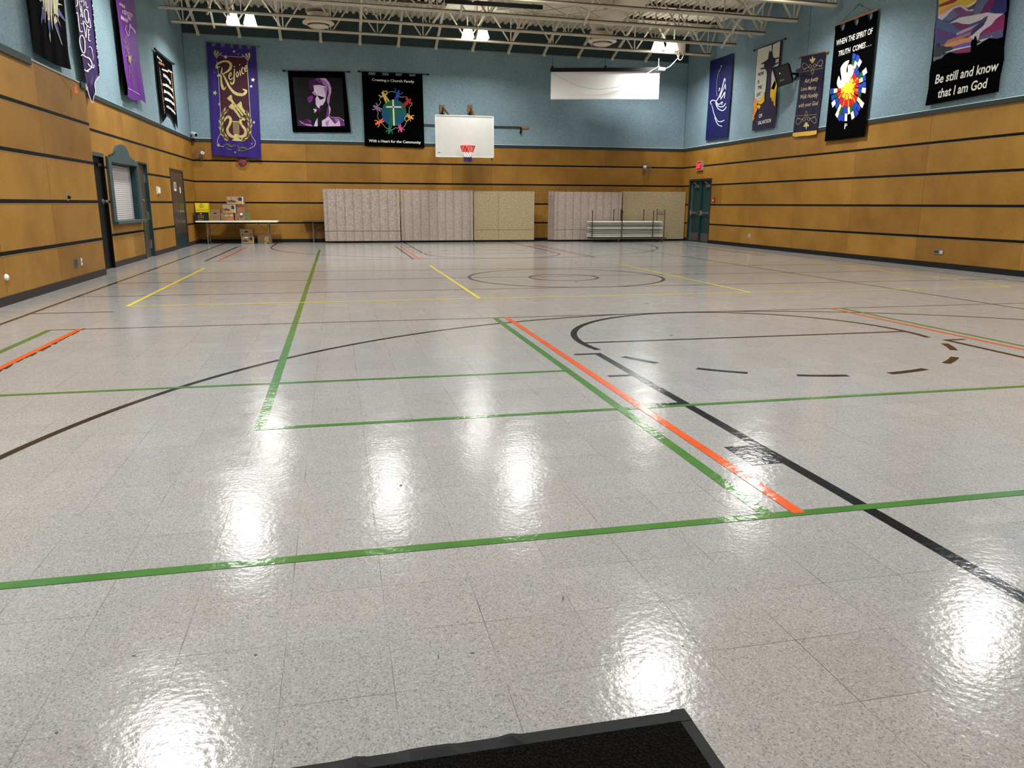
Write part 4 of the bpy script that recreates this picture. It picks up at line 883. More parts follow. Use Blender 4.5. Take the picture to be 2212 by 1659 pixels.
def deco_yellow(t, x, w, y, z, h):
    g = fp(x, w, y, z, h); mb = MB(); m = mat('print_dull_yellow', (150, 130, 30), .6)
    for i in range(6):
        for j in range(4): hole(mb, g, .34+.065*i, .74+.055*j, .025, .02, m, 6)
    mb.poly([g(.02, .6), g(.98, .6), g(.98, .625), g(.02, .625)], m); mb.poly([g(.02, .45), g(.98, .45), g(.98, .46), g(.02, .46)], m); obj('pineapple_print', mb, t)
    mb = MB(); hole(mb, g, .5, .95, .06, .02); obj('hand_hole', mb, t)
YEL = mat('yellow_carton', (232, 210, 20), .6)
carton('yellow_box', 'tall bright yellow box behind the black box on the white table', 422.3, 450, 438, 476, 26.78, .3, YEL, TZ, deco_yellow)
carton('black_box', 'black box with gold print at left end of the white table', 419.5, 447.5, 457.5, 476, 26.42, .3, mat('black_carton', (14, 13, 13), .6), TZ, deco_black)
carton('plain_box', 'plain pale cardboard box with slot handle right of the black box', 454.3, 475.5, 452, 476, 26.5, .35, CARD, TZ, deco_plain)
_, zA = carton('fruit_box', 'fruit-printed cardboard box at bottom left of the stack on the table', 477, 505, 459.5, 476, 26.46, .42, CARD, TZ, deco_fruit)
_, zB = carton('leafy_box', 'green-printed cardboard box with white wad, bottom right of table stack', 507.5, 538, 459.5, 476, 26.46, .42, CARD, TZ, deco_leafy)
zM = max(zA, zB)+.004
_, zD = carton('banana_box', 'banana carton with navy print in the middle of the table stack', 480.5, 509.5, 439, 457.3, 26.5, .4, CARD, zM, deco_fy)
_, zC = carton('red_oval_box', 'small cardboard box with red oval print beside the middle banana carton', 511, 529, 440.5, 457.3, 26.54, .38, CARD, zM, deco_red)
carton('banana_box', 'banana carton with navy print on top of the table stack', 489, 526.5, 421.5, 438.5, 26.5, .4, CARD, max(zC, zD)+.006, deco_fy)
_, zf = carton('banana_box', 'banana carton with white paper label on the floor under the table', 521, 548.5, 509.5, 525, 26.62, .4, CARD, .002, deco_fy2)
carton('holed_box', 'plain cardboard carton with hand holes stacked on floor banana carton', 518.5, 546, 492.5, 508.5, 26.62, .4, CARD, zf+.003, deco_hole)
carton('low_box', 'low printed cardboard box alone on the floor near right table leg', 556.5, 585.5, 506, 525, 26.64, .4, CARD, .002, deco_side)
# ================================================================== FOLDING DIVIDERS
def divider(px0, px1, off, m, label, zt_=1.755, thick=.07, split=None, wheels=True, lean=0.0, hem=None):
    a, b = P('B', px0, 465, off), P('B', px1, 465, off); y0 = YB-off
    t = thing('folding_divider', ((a.x+b.x)/2, y0, 0), label, 'room divider', 'folding fabric dividers along the back wall')
    mb = MB(); pts = [(a.x, y0, .06), (b.x, y0, .06), (b.x, y0+lean, zt_), (a.x, y0+lean, zt_)]
    mb.prism(pts, (0, thick, 0), m); obj('fabric_panel', mb, t, bevel=.012)
    mb = MB(); mb.bar((a.x-.0, y0+thick/2, .05), (b.x, y0+thick/2, .05), thick, .03, BLACK); obj('bottom_rail', mb, t)
    if split:
        mb = MB(); s = a.x+(b.x-a.x)*split; mb.poly([(s-.006, y0-.002, .06), (s+.006, y0-.002, .06), (s+.006, y0+lean-.002, zt_-.02), (s-.006, y0+lean-.002, zt_-.02)], mat('fold_line', (112, 102, 84), .9)); obj('fold_seam', mb, t)
    if hem:
        mb = MB(); mb.poly([(a.x, y0-.003, hem-.006), (b.x, y0-.003, hem-.006), (b.x, y0-.003+lean*hem/zt_, hem+.006), (a.x, y0-.003+lean*hem/zt_, hem+.006)], mat('fold_line', (112, 102, 84), .9)); obj('hem_seam', mb, t)
    if wheels:
        for s in (.12, .88):
            x = a.x+(b.x-a.x)*s; mb = MB(); mb.lathe((x-.012, y0+thick/2, .025), (1, 0, 0), [(0, 0), (.025, 0), (.025, .024), (0, .024)], BLACK, 12); obj('caster', mb, t)
    return t
divider(700, 864, .62, PINKF, 'leftmost pink patterned fabric divider standing along the back wall', 1.765, lean=.03, hem=.4)
divider(866, 1022, .55, PINKF, 'pink patterned fabric divider in the middle of the long row', 1.755)
divider(1024, 1154, .5, BEIGEF, 'plain beige fabric divider at right end of the long row', 1.735, split=.4, hem=.42)
divider(1185, 1191, .40, PINKF, 'outer folded edge of the short row, a thin pink divider leaf', 1.75)
divider(1191.5, 1197, .48, PINKF, 'second thin pink divider leaf left of the wide one behind the cart', 1.745)
divider(1198, 1342, .56, PINKF, 'wide pink patterned divider left of the table cart', 1.735, hem=.42)
divider(1344, 1479, .46, BEIGEF, 'plain beige divider in the far right corner behind the table cart', 1.765)
# ================================================================== TABLE CART
c0, c1 = P('B', 1279, 512, YB-26.1), P('B', 1434, 512, YB-26.1)
CXa, CXb, CYa, CYb = c0.x, c1.x, 25.92, 26.55
CM = mat('cart_steel', (74, 76, 76), .45, .3)
t = thing('table_cart', ((CXa+CXb)/2, 26.2, 0), 'low steel cart with upright posts carrying stacked white folding tables', 'cart')
mb = MB()
for y in (CYa, CYb): mb.bar((CXa, y, .14), (CXb, y, .14), .04, .04, CM)
for x in (CXa, CXa+.9, CXa+1.8, CXb): mb.bar((x, CYa, .14), (x, CYb, .14), .04, .04, CM)
obj('base_frame', mb, t)
def post(px, y, ztop):
    x = P('B', px, 480, YB-y).x; mb = MB(); mb.tube([(x, y, .14), (x, y, ztop)], .016, mat('post_dark', (52, 40, 34), .5), 8); mb.lathe((x, y, ztop), (0, 0, 1), [(.02, -.04), (.02, 0), (0, .006)], BLACK, 8); obj('upright_post', mb, t)
for px in (1279.5, 1344, 1411): post(px, CYa-.03, 1.09)
for px in (1325.5, 1340.5, 1390): post(px, CYb+.03, 1.13)
xl, xr = P('B', 1417.5, 480, YB-CYb).x, P('B', 1435, 480, YB-CYa).x
mb = MB(); mb.tube([(xr-.02, CYb, .14), (xr-.02, CYb, 1.16)], .018, CM, 8); mb.tube([(xr, CYa, .14), (xr, CYa, 1.14)], .018, CM, 8); mb.tube([(xr-.02, CYb, .98), (xr, CYa, .96)], .014, CM, 8); mb.tube([(xr-.02, CYb, .5), (xr, CYa, .5)], .014, CM, 8)
for k in range(2): mb.tube([(xr-.01, CYa+.12+.3*k+.1*_c(a*math.pi/6), .98+.1*_s(a*math.pi/6)) for a in range(7)], .01, CM, 6)
obj('push_handle', mb, t)
for (px, y) in ((1335, CYa+.05), (1430, CYa+.05), (1335, CYb-.05), (1430, CYb-.05)):
    x = min(P('B', px, 520, YB-y).x, CXb-.05); mb = MB(); mb.lathe((x-.018, y, .055), (1, 0, 0), [(0, 0), (.055, 0), (.055, .036), (0, .036)], mat('caster_red', (120, 44, 36), .5), 14); mb.bar((x, y, .055), (x, y, .13), .05, .03, OFFW); obj('caster', mb, t)
TW = [mat('stack_white', (204, 206, 196), .5), mat('stack_grey', (146, 150, 142), .5)]
names = ['bottom', 'second from the bottom', 'third from the bottom', 'fourth from the bottom', 'fourth from the top', 'third from the top', 'second from the top', 'topmost']
z = .165; hts = .07
for k in range(8):
    x0, x1 = CXa-.08+.012*(k % 3), CXb-.12-.015*(k % 2); y0, y1 = CYa+.0+.012*(k % 2), CYb-.02
    t = thing('stacked_table', ((x0+x1)/2, 26.2, z), 'folded white table on the cart, %s of eight' % names[k], 'table', 'folded tables stacked on the cart')
    mb = MB(); mb.box((x0, y0, z+.026), (x1, y1, z+hts-.002), TW[0] if k in (0, 1, 4, 7) else TW[1]); obj('tabletop', mb, t, bevel=.01)
    mb = MB()
    for y in (y0+.05, y1-.05): mb.bar((x0+.1, y, z+.012), (x1-.1, y, z+.012), .03, .022, LEG)
    obj('folded_leg', mb, t); z += hts
# ================================================================== DOOR MAT
t = thing('door_mat', (.3, 1.2, 0), 'black entrance mat with rubber border at the bottom edge of the view', 'mat')
xa, xb, ya, yb = -1.05, .835, .55, 1.625
RB = mat('rubber_border', (14, 16, 18), .6, var=.2, scale=20, spec=.2); n = 60; bw = .05
mb = MB(); rows = []
def hgt(x): return .008+sum(.012*math.exp(-((x-c)/.022)**2) for c in (-.02, .13, .19, .36))
for i in range(n+1):
    x = xa+(xb-xa)*i/n; rows += [(x, yb, .001), (x, yb-.006, .6*hgt(x)), (x, yb-bw*.5, hgt(x)), (x, yb-bw, .008)]
mb.add(rows, [(4*i+j, 4*i+4+j, 4*i+5+j, 4*i+1+j) for i in range(n) for j in range(3)], RB)
for (a, b, c, d) in ((xb-bw*.75, xb, ya, yb), (xa, xa+bw, ya, yb), (xa, xb, ya, ya+bw)): mb.box((a, c, .0005), (b, d-.002, .007), RB)
obj('rubber_border', mb, t)
mm, nt, b_ = nodes('mat_pile'); L = nt.links.new; tc = N(nt, 'ShaderNodeTexCoord')
vo = N(nt, 'ShaderNodeTexVoronoi', Scale=150.0); mp = N(nt, 'ShaderNodeMapping'); mp.inputs['Scale'].default_value = (1, .7, 1); L(tc.outputs['Object'], mp.inputs['Vector']); L(mp.outputs[0], vo.inputs['Vector'])
r = ramp(nt, [(0, rgb(30, 27, 25)), (.4, rgb(13, 12, 11)), (1, rgb(4, 4, 4))]); L(vo.outputs['Distance'], r.inputs['Fac']); L(r.outputs['Color'], b_.inputs['Base Color']); b_.inputs['Roughness'].default_value = 1; b_.inputs['Specular IOR Level'].default_value = .05
bp = N(nt, 'ShaderNodeBump', Strength=.9, Distance=.006); bp.invert = True; L(vo.outputs['Distance'], bp.inputs['Height']); L(bp.outputs[0], b_.inputs['Normal'])
mb = MB(); mb.box((xa+bw*.6, ya+bw*.6, .001), (xb-bw*.65, yb-bw*.97, .0085), mm); obj('carpet_pile', mb, t)
# ================================================================== BANNERS
class Ban:
    """a wall banner: everything is laid out on the wall plane it hangs on"""
    def __init__(s, name, label, pl, off, org, sc, at, cat='banner'):
        s.pl, s.off, s.org, s.sc = pl, off, org, sc
        s.t = thing(name, s.p(*at), label, cat, None); s.lay = 0
    def p(s, x, y, l=0.0): return P(s.pl, s.org[0]+x/s.sc, s.org[1]+y/s.sc, s.off+l)
    def cloth(s, left, right, m, nu=24, nv=24, amp=.006, name='cloth', l=0.0, waves=3.2, bottom=None, ph=0.0):
        def along(pl, t):
            d = [0]
            for a, b in zip(pl, pl[1:]): d.append(d[-1]+math.hypot(b[0]-a[0], b[1]-a[1]))
            q = t*d[-1]
            for i in range(len(pl)-1):
                if q <= d[i+1]+1e-9:
                    f = (q-d[i])/max(1e-9, d[i+1]-d[i]); return pl[i][0]+(pl[i+1][0]-pl[i][0])*f, pl[i][1]+(pl[i+1][1]-pl[i][1])*f
            return pl[-1]
        mb = MB(); vs = []
        for j in range(nv+1):
            for i in range(nu+1):
                u, v = i/nu, j/nv; a, b = along(left, v), along(right, v)
                x, y = a[0]+(b[0]-a[0])*u, a[1]+(b[1]-a[1])*u
                if bottom: y += bottom(u)*v**8
                vs.append(s.p(x, y, l+amp*math.sin(waves*2*math.pi*u+1.1*v+ph)*(.35+.65*v)))
        mb.add(vs, [(j*(nu+1)+i, j*(nu+1)+i+1, (j+1)*(nu+1)+i+1, (j+1)*(nu+1)+i) for j in range(nv) for i in range(nu)], m)
        return obj(name, mb, s.t, smooth=True)
    def poly(s, mb, pts, m, l): mb.poly([s.p(x, y, l) for x, y in pts], m)
    def stroke(s, mb, pts, m, l, w=None, n=5, smooth=True):
        pts = [(p[0], p[1], p[2] if len(p) > 2 else w) for p in pts]
        q = smooth_path(pts, n) if smooth and len(pts) > 2 else pts
        vs = []
        for i, (x, y, ww) in enumerate(q):
            a, b = q[max(0, i-1)], q[min(len(q)-1, i+1)]; dx, dy = b[0]-a[0], b[1]-a[1]; d = math.hypot(dx, dy) or 1
            vs += [s.p(x-dy/d*ww/2, y+dx/d*ww/2, l), s.p(x+dy/d*ww/2, y-dx/d*ww/2, l)]
        mb.add(vs, [(2*i, 2*i+1, 2*i+3, 2*i+2) for i in range(len(q)-1)], m)
    def star(s, mb, x, y, r, m, l, rot=.1):
        s.poly(mb, [(x+(r if k % 2 == 0 else r*.42)*_s(rot+k*math.pi/5), y-(r if k % 2 == 0 else r*.42)*_c(rot+k*math.pi/5)) for k in range(10)], m, l)
    def ell(s, mb, x, y, rx, ry, m, l, rot=0, n=20):
        s.poly(mb, [(x+rx*_c(k*2*math.pi/n)*_c(rot)-ry*_s(k*2*math.pi/n)*_s(rot), y+rx*_c(k*2*math.pi/n)*_s(rot)+ry*_s(k*2*math.pi/n)*_c(rot)) for k in range(n)], m, l)
    def text(s, mb, body, bl, br, tl, m, l, bold=.02, ref='H', shear=0.0, spacing=1.0): put_text(mb, body, s.p(*bl, l), s.p(*br, l), s.p(*tl, l), m, bold, shear, spacing, ref)
    def rod(s, a, b, m, r=.012, fin=None, l=.0, name='rod'):
        A, B_ = s.p(*a, l), s.p(*b, l); mb = MB(); mb.tube([A, B_], r, m, 8); o = obj(name, mb, s.t); nn = NRM[s.pl]
        for f in (.06, .94): q = A.lerp(B_, f); mb = MB(); mb.tube([q, q-nn*(s.off+l-.006)], r*.7, m, 6); obj('wall_peg', mb, o)
        if fin:
            for q, d in ((A, A-B_), (B_, B_-A)):
                d = d.normalized(); mb = MB(); mb.lathe(q, d, [(r*1.2, -.03), (r*2.2, -.01), (r*2.6, .02), (r*1.4, .05), (0, .075)], fin, 10); obj('finial', mb, o, smooth=True)
    def tabs(s, quads, m, l=0.0):
        for q in quads:
            mb = MB(); s.poly(mb, q, m, l); obj('hanging_tab', mb, s.t)
L1_, L2_, L3_ = .012, .015, .018
CL = lambda n, c, r=.75: mat('cloth_'+n, c, r, var=.08, scale=14, spec=.25)
BK = mat('cloth_black', (2, 2, 3), .95, spec=.03); WH = CL('white', (225, 224, 216)); GOLD = mat('gold_foil', (196, 182, 116), .34, .35, var=.25, scale=9); SILV = mat('silver_foil', (205, 196, 186), .35, .3, var=.2, scale=9)
PUR = CL('violet', (40, 22, 104), .55); MAR = CL('maroon', (60, 14, 30), .6); OLV = CL('olive', (92, 90, 58)); DGOLD = CL('dull_gold', (132, 118, 108))
# --- 1 Rejoice
b = Ban('rejoice_banner', 'tall purple banner lettered Rejoice with gold lyre, hung in the left back corner', 'B', .13, (440, 80), 5.929, (390, 800))
b.cloth([(37, 112), (72, 620), (118, 1512)], [(668, 160), (695, 650), (735, 1556)], PUR, 30, 30, .008, waves=4)
gx = [(37, 105), (150, 222), (272, 340), (380, 445), (487, 557), (604, 668)]
b.tabs([[(a, 60+(a-37)*.093), (c, 60+(c-37)*.093), (c, 113+(c-37)*.077), (a, 113+(a-37)*.077)] for a, c in gx], PUR)
b.rod((10, 60), (728, 125), mat('rod_grey', (70, 70, 74), .5), .01)
mb = MB()
xs_ = [188+(556-188)*k/7 for k in range(8)]
for k in range(7):
    a, c = k/7, (k+1)/7
    e = lambda f, y0, y1: [(188+(552-188)*f, y0+10*f), (232+(606-232)*f, y1+40*f)]
    A, B_ = e(a, 255, 1300), e(c, 255, 1300); b.poly(mb, [A[0], B_[0], B_[1], A[1]], MAR if k % 2 else CL('maroon_dark', (56, 12, 30), .6), L1_-.003+.001*(k % 2))
obj('maroon_panel', mb, b.t)
mb = MB()
for q in ([(165, 310, 5), (185, 450, 5), (205, 800, 5), (216, 1000, 5), (216, 1215, 5), (178, 1320, 5), (196, 1390, 5), (260, 1402, 5)], [(555, 320, 5), (575, 650, 5), (600, 1060, 5), (606, 1240, 5), (658, 1335, 5), (650, 1392, 5), (585, 1426, 5)], [(205, 228, 4), (282, 256, 4)], [(310, 245, 4), (400, 252, 4), (495, 255, 4), (500, 225, 4), (487, 222, 4)]): b.stroke(mb, q, SILV, L1_+.001)
for sx, cx in ((1, 0), (-1, 0)):
    X = (lambda x: x) if sx == 1 else (lambda x: 728-x)
    dy = 0 if sx == 1 else 32
    for k in range(5):
        a = -2.2+k*.42; b.stroke(mb, [(X(158), 275+dy, 5), (X(158+30*_c(a)-8), 255+dy+40*_s(a), 12), (X(158+48*_c(a)), 240+dy+62*_s(a), 14), (X(150+55*_c(a)), 232+dy+66*_s(a), 3)], GOLD if k % 2 else OLV, L1_+.002)
    b.stroke(mb, [(X(160), 275+dy, 5), (X(200), 225+dy, 5), (X(228), 210+dy, 5), (X(222), 196+dy, 4)], SILV, L1_+.003)
for q in ([(240, 1395, 6), (300, 1372, 16), (350, 1400, 22), (390, 1385, 8), (408, 1372, 5), (400, 1410, 4)], [(280, 1420, 5), (330, 1440, 14), (370, 1450, 4)], [(430, 1385, 5), (450, 1420, 12), (510, 1415, 22), (560, 1435, 16), (605, 1430, 5)], [(440, 1375, 5), (460, 1450, 8), (520, 1455, 12), (560, 1440, 4)]): b.stroke(mb, q, OLV, L1_+.002)
obj('border_braid', mb, b.t)
mb = MB(); S = lambda *q: b.stroke(mb, list(q), GOLD, L2_)
S((237, 388, 10), (226, 470, 20), (224, 560, 22), (240, 640, 34), (262, 668, 24), (285, 635, 4)); S((158, 400, 18), (172, 352, 26), (235, 316, 24), (300, 312, 26), (345, 345, 34), (342, 395, 36), (305, 440, 22), (240, 476, 12)); S((158, 398, 22), (215, 376, 8)); S((172, 498, 14), (200, 490, 34), (235, 480, 24))
S((250, 480, 16), (290, 560, 24), (330, 640, 28), (390, 710, 36), (450, 735, 40), (510, 735, 34), (543, 692, 32), (500, 668, 12))
S((318, 512, 10), (352, 482, 12), (345, 456, 11), (323, 490, 12), (327, 530, 13), (348, 546, 12), (372, 520, 8)); S((394, 405, 10), (390, 490, 16), (386, 575, 20), (360, 602, 22), (342, 575, 14)); S((432, 440, 9), (417, 475, 12), (430, 512, 12), (446, 475, 12), (432, 440, 9)); S((462, 420, 8), (468, 460, 13), (474, 496, 9)); S((518, 400, 11), (497, 392, 12), (486, 430, 13), (500, 470, 12), (520, 462, 8)); S((524, 425, 9), (552, 392, 11), (545, 362, 11), (526, 400, 12), (532, 440, 12), (562, 425, 8)); S((394, 372, 14), (396, 384, 14)); S((460, 350, 14), (462, 366, 14))
obj('lettering', mb, b.t)
mb = MB()
for q in ([(298, 785), (345, 740), (360, 745), (366, 800), (512, 1000), (495, 1015), (350, 828), (312, 802)], [(318, 890), (360, 848), (385, 857), (402, 905), (492, 1045), (474, 1056), (380, 932), (332, 910)], [(420, 870), (475, 822), (488, 850), (494, 895), (532, 950), (516, 985), (452, 908)]): b.poly(mb, q, GOLD, L2_)
obj('trumpets', mb, b.t)
for path in ([(292, 925), (235, 1010), (222, 1110), (236, 1220), (300, 1305)], [(535, 960), (582, 1050), (590, 1140), (570, 1240), (500, 1320)]):
    mb = MB(); q = smooth_path(path, 4)
    for i, (x, y) in enumerate(q):
        dx, dy = (q[min(i+1, len(q)-1)][0]-q[max(i-1, 0)][0], q[min(i+1, len(q)-1)][1]-q[max(i-1, 0)][1]); a = math.atan2(dy, dx)
        for sg in (-1, 1): b.ell(mb, x+sg*17*_s(a), y-sg*17*_c(a), 26, 8, OLV if (i+sg) % 3 else GOLD, L1_+.001+.0004*(i % 3), a+sg*.5, 8)
    obj('laurel_branch', mb, b.t)
mb = MB(); b.poly(mb, [(372, 1090), (455, 1092), (458, 1236), (378, 1232)], CL('lyre_strings', (120, 100, 72)), L1_+.002)
S = lambda *q: b.stroke(mb, list(q), GOLD, L2_)
S((262, 1082, 12), (280, 1045, 26), (315, 1020, 32), (345, 1052, 34), (335, 1110, 32), (303, 1180, 30), (322, 1240, 38), (380, 1278, 34), (424, 1264, 28)); S((530, 1062, 30), (490, 1045, 36), (470, 1082, 32), (490, 1130, 30), (533, 1190, 32), (528, 1250, 38), (480, 1276, 34), (430, 1264, 28)); S((362, 1080, 12), (460, 1086, 12))
b.poly(mb, [(390, 1238), (450, 1240), (450, 1290), (492, 1336), (358, 1326), (395, 1290)], GOLD, L2_+.001); obj('lyre', mb, b.t)
mb = MB()
for x, y, r, m in ((388, 185, 20, SILV), (440, 218, 15, DGOLD), (282, 255, 30, CL('pink_foil', (222, 176, 190))), (138, 452, 14, DGOLD), (630, 548, 30, SILV), (608, 632, 22, SILV), (145, 715, 34, GOLD), (200, 860, 22, GOLD), (643, 1093, 22, SILV), (190, 1385, 28, GOLD), (617, 1368, 18, CL('mauve_foil', (150, 90, 150))), (403, 1477, 20, DGOLD), (450, 1452, 14, DGOLD)): b.star(mb, x, y, r, m, L2_+.001, .1+x*.01)
obj('stars', mb, b.t)
# --- 2 portrait
b = Ban('portrait_banner', 'square black banner with a purple-toned portrait of a hooded bearded man', 'B', .05, (610, 140), 6.9125, (560, 540))
b.cloth([(80, 96), (155, 1002)], [(930, 106), (1022, 1012)], BK, 20, 20, .006); b.rod((30, 88), (985, 105), BLACK, .012, BLACK)
LV_, MV, PV, DV = CL('lavender', (204, 184, 208)), CL('mid_mauve', (162, 110, 170)), CL('purple', (108, 42, 122)), CL('deep_plum', (58, 18, 62))
mb = MB(); b.poly(mb, [(150, 185), (890, 195), (935, 918), (225, 912)], CL('near_black_panel', (8, 7, 12)), .007)
b.poly(mb, [(500, 205), (580, 198), (650, 200), (700, 260), (732, 345), (728, 420), (712, 480), (700, 570), (690, 600), (668, 560), (665, 500), (690, 430), (680, 340), (620, 300), (540, 255)], MV, L1_); b.poly(mb, [(560, 205), (645, 203), (700, 280), (722, 400), (705, 470), (706, 390), (690, 300), (640, 235)], LV_, L1_+.001)
b.poly(mb, [(700, 590), (718, 650), (705, 730), (640, 815), (655, 760), (672, 650), (690, 600)], PV, L1_); b.poly(mb, [(690, 590), (720, 650), (712, 720), (690, 770), (700, 700)], LV_, L1_+.001)
b.poly(mb, [(400, 225), (500, 202), (570, 232), (610, 300), (520, 300), (460, 312), (430, 395), (395, 335)], DV, L1_); b.poly(mb, [(478, 215), (560, 205), (600, 260), (560, 280), (520, 245)], PV, L1_+.0005)
b.poly(mb, [(462, 306), (560, 300), (640, 320), (674, 352), (664, 430), (640, 540), (605, 600), (562, 612), (552, 660), (520, 628), (500, 592), (494, 505), (516, 462), (448, 430), (472, 382)], LV_, L1_+.001)
b.poly(mb, [(440, 400), (475, 400), (520, 450), (500, 462), (450, 432)], MV, L1_+.002); b.poly(mb, [(612, 330), (674, 352), (664, 430), (645, 500), (640, 420)], MV, L1_+.002)
b.poly(mb, [(515, 456), (565, 468), (632, 492), (596, 512), (560, 522), (545, 492)], BK, L1_+.003); b.ell(mb, 572, 494, 12, 9, PV, L1_+.004, 0, 10)
b.poly(mb, [(378, 480), (440, 456), (466, 480), (440, 545), (400, 572), (374, 522)], PV, L1_); b.poly(mb, [(480, 622), (520, 628), (566, 662), (612, 604), (572, 690), (540, 702), (490, 652)], DV, L1_+.003); b.poly(mb, [(458, 658), (498, 658), (520, 670), (500, 700), (480, 722), (478, 690)], LV_, L1_+.002)
b.poly(mb, [(470, 918), (490, 855), (525, 790), (526, 919)], LV_, L1_); b.poly(mb, [(590, 835), (640, 805), (690, 765), (740, 830), (785, 885), (850, 825), (868, 916), (592, 921)], LV_, L1_); b.poly(mb, [(640, 860), (700, 820), (680, 915), (660, 915)], MV, L1_+.001)
b.poly(mb, [(720, 775), (850, 788), (912, 825), (934, 912), (870, 916), (850, 822), (790, 880), (745, 825)], PV, L1_+.0005); b.poly(mb, [(780, 800), (850, 800), (845, 830), (800, 850)], MV, L1_+.001)
b.poly(mb, [(228, 820), (300, 835), (390, 800), (432, 850), (452, 918), (240, 913)], DV, L1_); b.poly(mb, [(245, 825), (330, 880), (425, 888), (456, 920), (360, 908), (280, 868)], MV, L1_+.001); b.poly(mb, [(380, 820), (430, 835), (425, 865), (390, 850)], PV, L1_+.001)
obj('portrait', mb, b.t)
mb = MB(); b.stroke(mb, [(700, 755), (745, 785), (840, 785), (915, 828)], SILV, L2_, 5); b.ell(mb, 912, 828, 9, 9, WH, L2_, 0, 10); obj('robe_edging', mb, b.t)
# --- 3 church family
b = Ban('family_banner', 'black banner with a globe, cross and ring of colored figures left of the backboard', 'B', .05, (610, 140), 6.9125, (1650, 700))
b.cloth([(1186, 148), (1232, 1213)], [(2092, 176), (2122, 1242)], BK, 30, 24, .008, waves=5.5); b.rod((1150, 98), (2165, 142), BLACK, .012, BLACK)
gx = [(1186, 1285), (1390, 1490), (1588, 1690), (1785, 1893), (1985, 2091)]; e = lambda x, y: y+(x-1186)*.043
b.tabs([[(a, e(a, 104)), (c, e(c, 104)), (c, e(c, 150)-8), (a, e(a, 150)-8)] for a, c in gx], BK)
mb = MB(); b.text(mb, 'Creating a Church Family', (1338, 240), (1968, 270), (1338, 203), WH, L1_, .016); b.text(mb, 'With a Heart for the Community', (1290, 1152), (2068, 1178), (1290, 1112), WH, L1_, .016); obj('lettering', mb, b.t)
mb = MB(); b.ell(mb, 1666, 716, 186, 196, CL('globe_teal', (18, 88, 96)), L1_, 0, 40); GR_ = CL('land_green', (28, 100, 56)); BL_ = CL('sea_blue', (22, 74, 124))
b.poly(mb, [(1500, 610), (1560, 545), (1640, 525), (1648, 600), (1600, 640), (1530, 640)], GR_, L1_+.001); b.poly(mb, [(1600, 660), (1690, 650), (1730, 720), (1680, 800), (1650, 900), (1600, 860), (1620, 760)], GR_, L1_+.001); b.poly(mb, [(1770, 600), (1830, 650), (1850, 700), (1790, 680)], GR_, L1_+.001); b.poly(mb, [(1484, 700), (1580, 720), (1600, 850), (1560, 870), (1500, 800)], BL_, L1_+.001); b.poly(mb, [(1700, 800), (1840, 760), (1800, 850), (1720, 890)], BL_, L1_+.001)
obj('globe', mb, b.t)
mb = MB(); b.stroke(mb, [(1652, 518), (1668, 908)], WH, L2_, 22); b.stroke(mb, [(1550, 628), (1776, 631)], WH, L2_, 22); obj('cross', mb, b.t)
mb = MB(); ring = [(1480, 470), (1450, 520), (1470, 560), (1440, 600), (1400, 640), (1430, 720), (1420, 770), (1450, 830), (1500, 890), (1550, 940), (1630, 975), (1690, 940), (1760, 950), (1820, 920), (1850, 860), (1890, 790), (1890, 700), (1900, 630), (1935, 590), (1880, 530), (1850, 480), (1760, 480), (1720, 430), (1640, 400), (1590, 410), (1550, 440)]
b.stroke(mb, ring, SILV, L1_, 5, 4); obj('linking_cord', mb, b.t)
mb = MB()
def fig(hx, hy, fx_, fy_, m, arms=(-.9, .9), w=22):
    dx, dy = fx_-hx, fy_-hy; d = math.hypot(dx, dy); ux, uy = dx/d, dy/d; nx, ny = -uy, ux
    g = lambda a, c: (hx+ux*d*a+nx*d*c, hy+uy*d*a+ny*d*c)
    b.ell(mb, *g(.08, 0), d*.12, d*.12, m, L2_, 0, 10)
    b.poly(mb, [g(.17, -.13), g(.17, .13), g(.55, .16), g(1, .2), g(1, .06), g(.66, 0), g(1, -.06), g(1, -.2), g(.55, -.16)], m, L2_)
    for s_, k in ((-1, arms[0]), (1, arms[1])): b.stroke(mb, [g(.24, s_*.06), g(.24+abs(k)*.12, s_*.26), g(.24-k*s_*.18, s_*.4)], m, L2_+.001, d*.1, 3)
for args in ((1492, 408, 1572, 556, CL('fig_yellow', (216, 186, 92))), (1742, 382, 1700, 524, CL('fig_blue', (40, 74, 170))), (1915, 512, 1806, 618, CL('fig_red', (176, 28, 44))), (1360, 612, 1478, 680, CL('fig_mauve', (150, 120, 160))), (1390, 888, 1512, 822, CL('fig_orange', (232, 112, 72))), (1590, 1030, 1612, 900, CL('fig_green', (24, 118, 80))), (1782, 1002, 1742, 890, CL('fig_pink', (218, 84, 132))), (1952, 806, 1850, 745, CL('fig_amber', (220, 160, 60)))): fig(*args)
b.stroke(mb, [(1858+30*_c(a*math.pi/8), 806+34*_s(a*math.pi/8)) for a in range(17)], CL('fig_amber', (220, 160, 60)), L2_+.001, 8, 2); b.stroke(mb, [(1670, 352), (1695, 358), (1690, 395)], CL('fig_blue', (40, 74, 170)), L2_, 9)
b.stroke(mb, [(1500, 385), (1530, 400), (1545, 385)], CL('fig_yellow', (216, 186, 92)), L2_, 10)
obj('figures', mb, b.t)
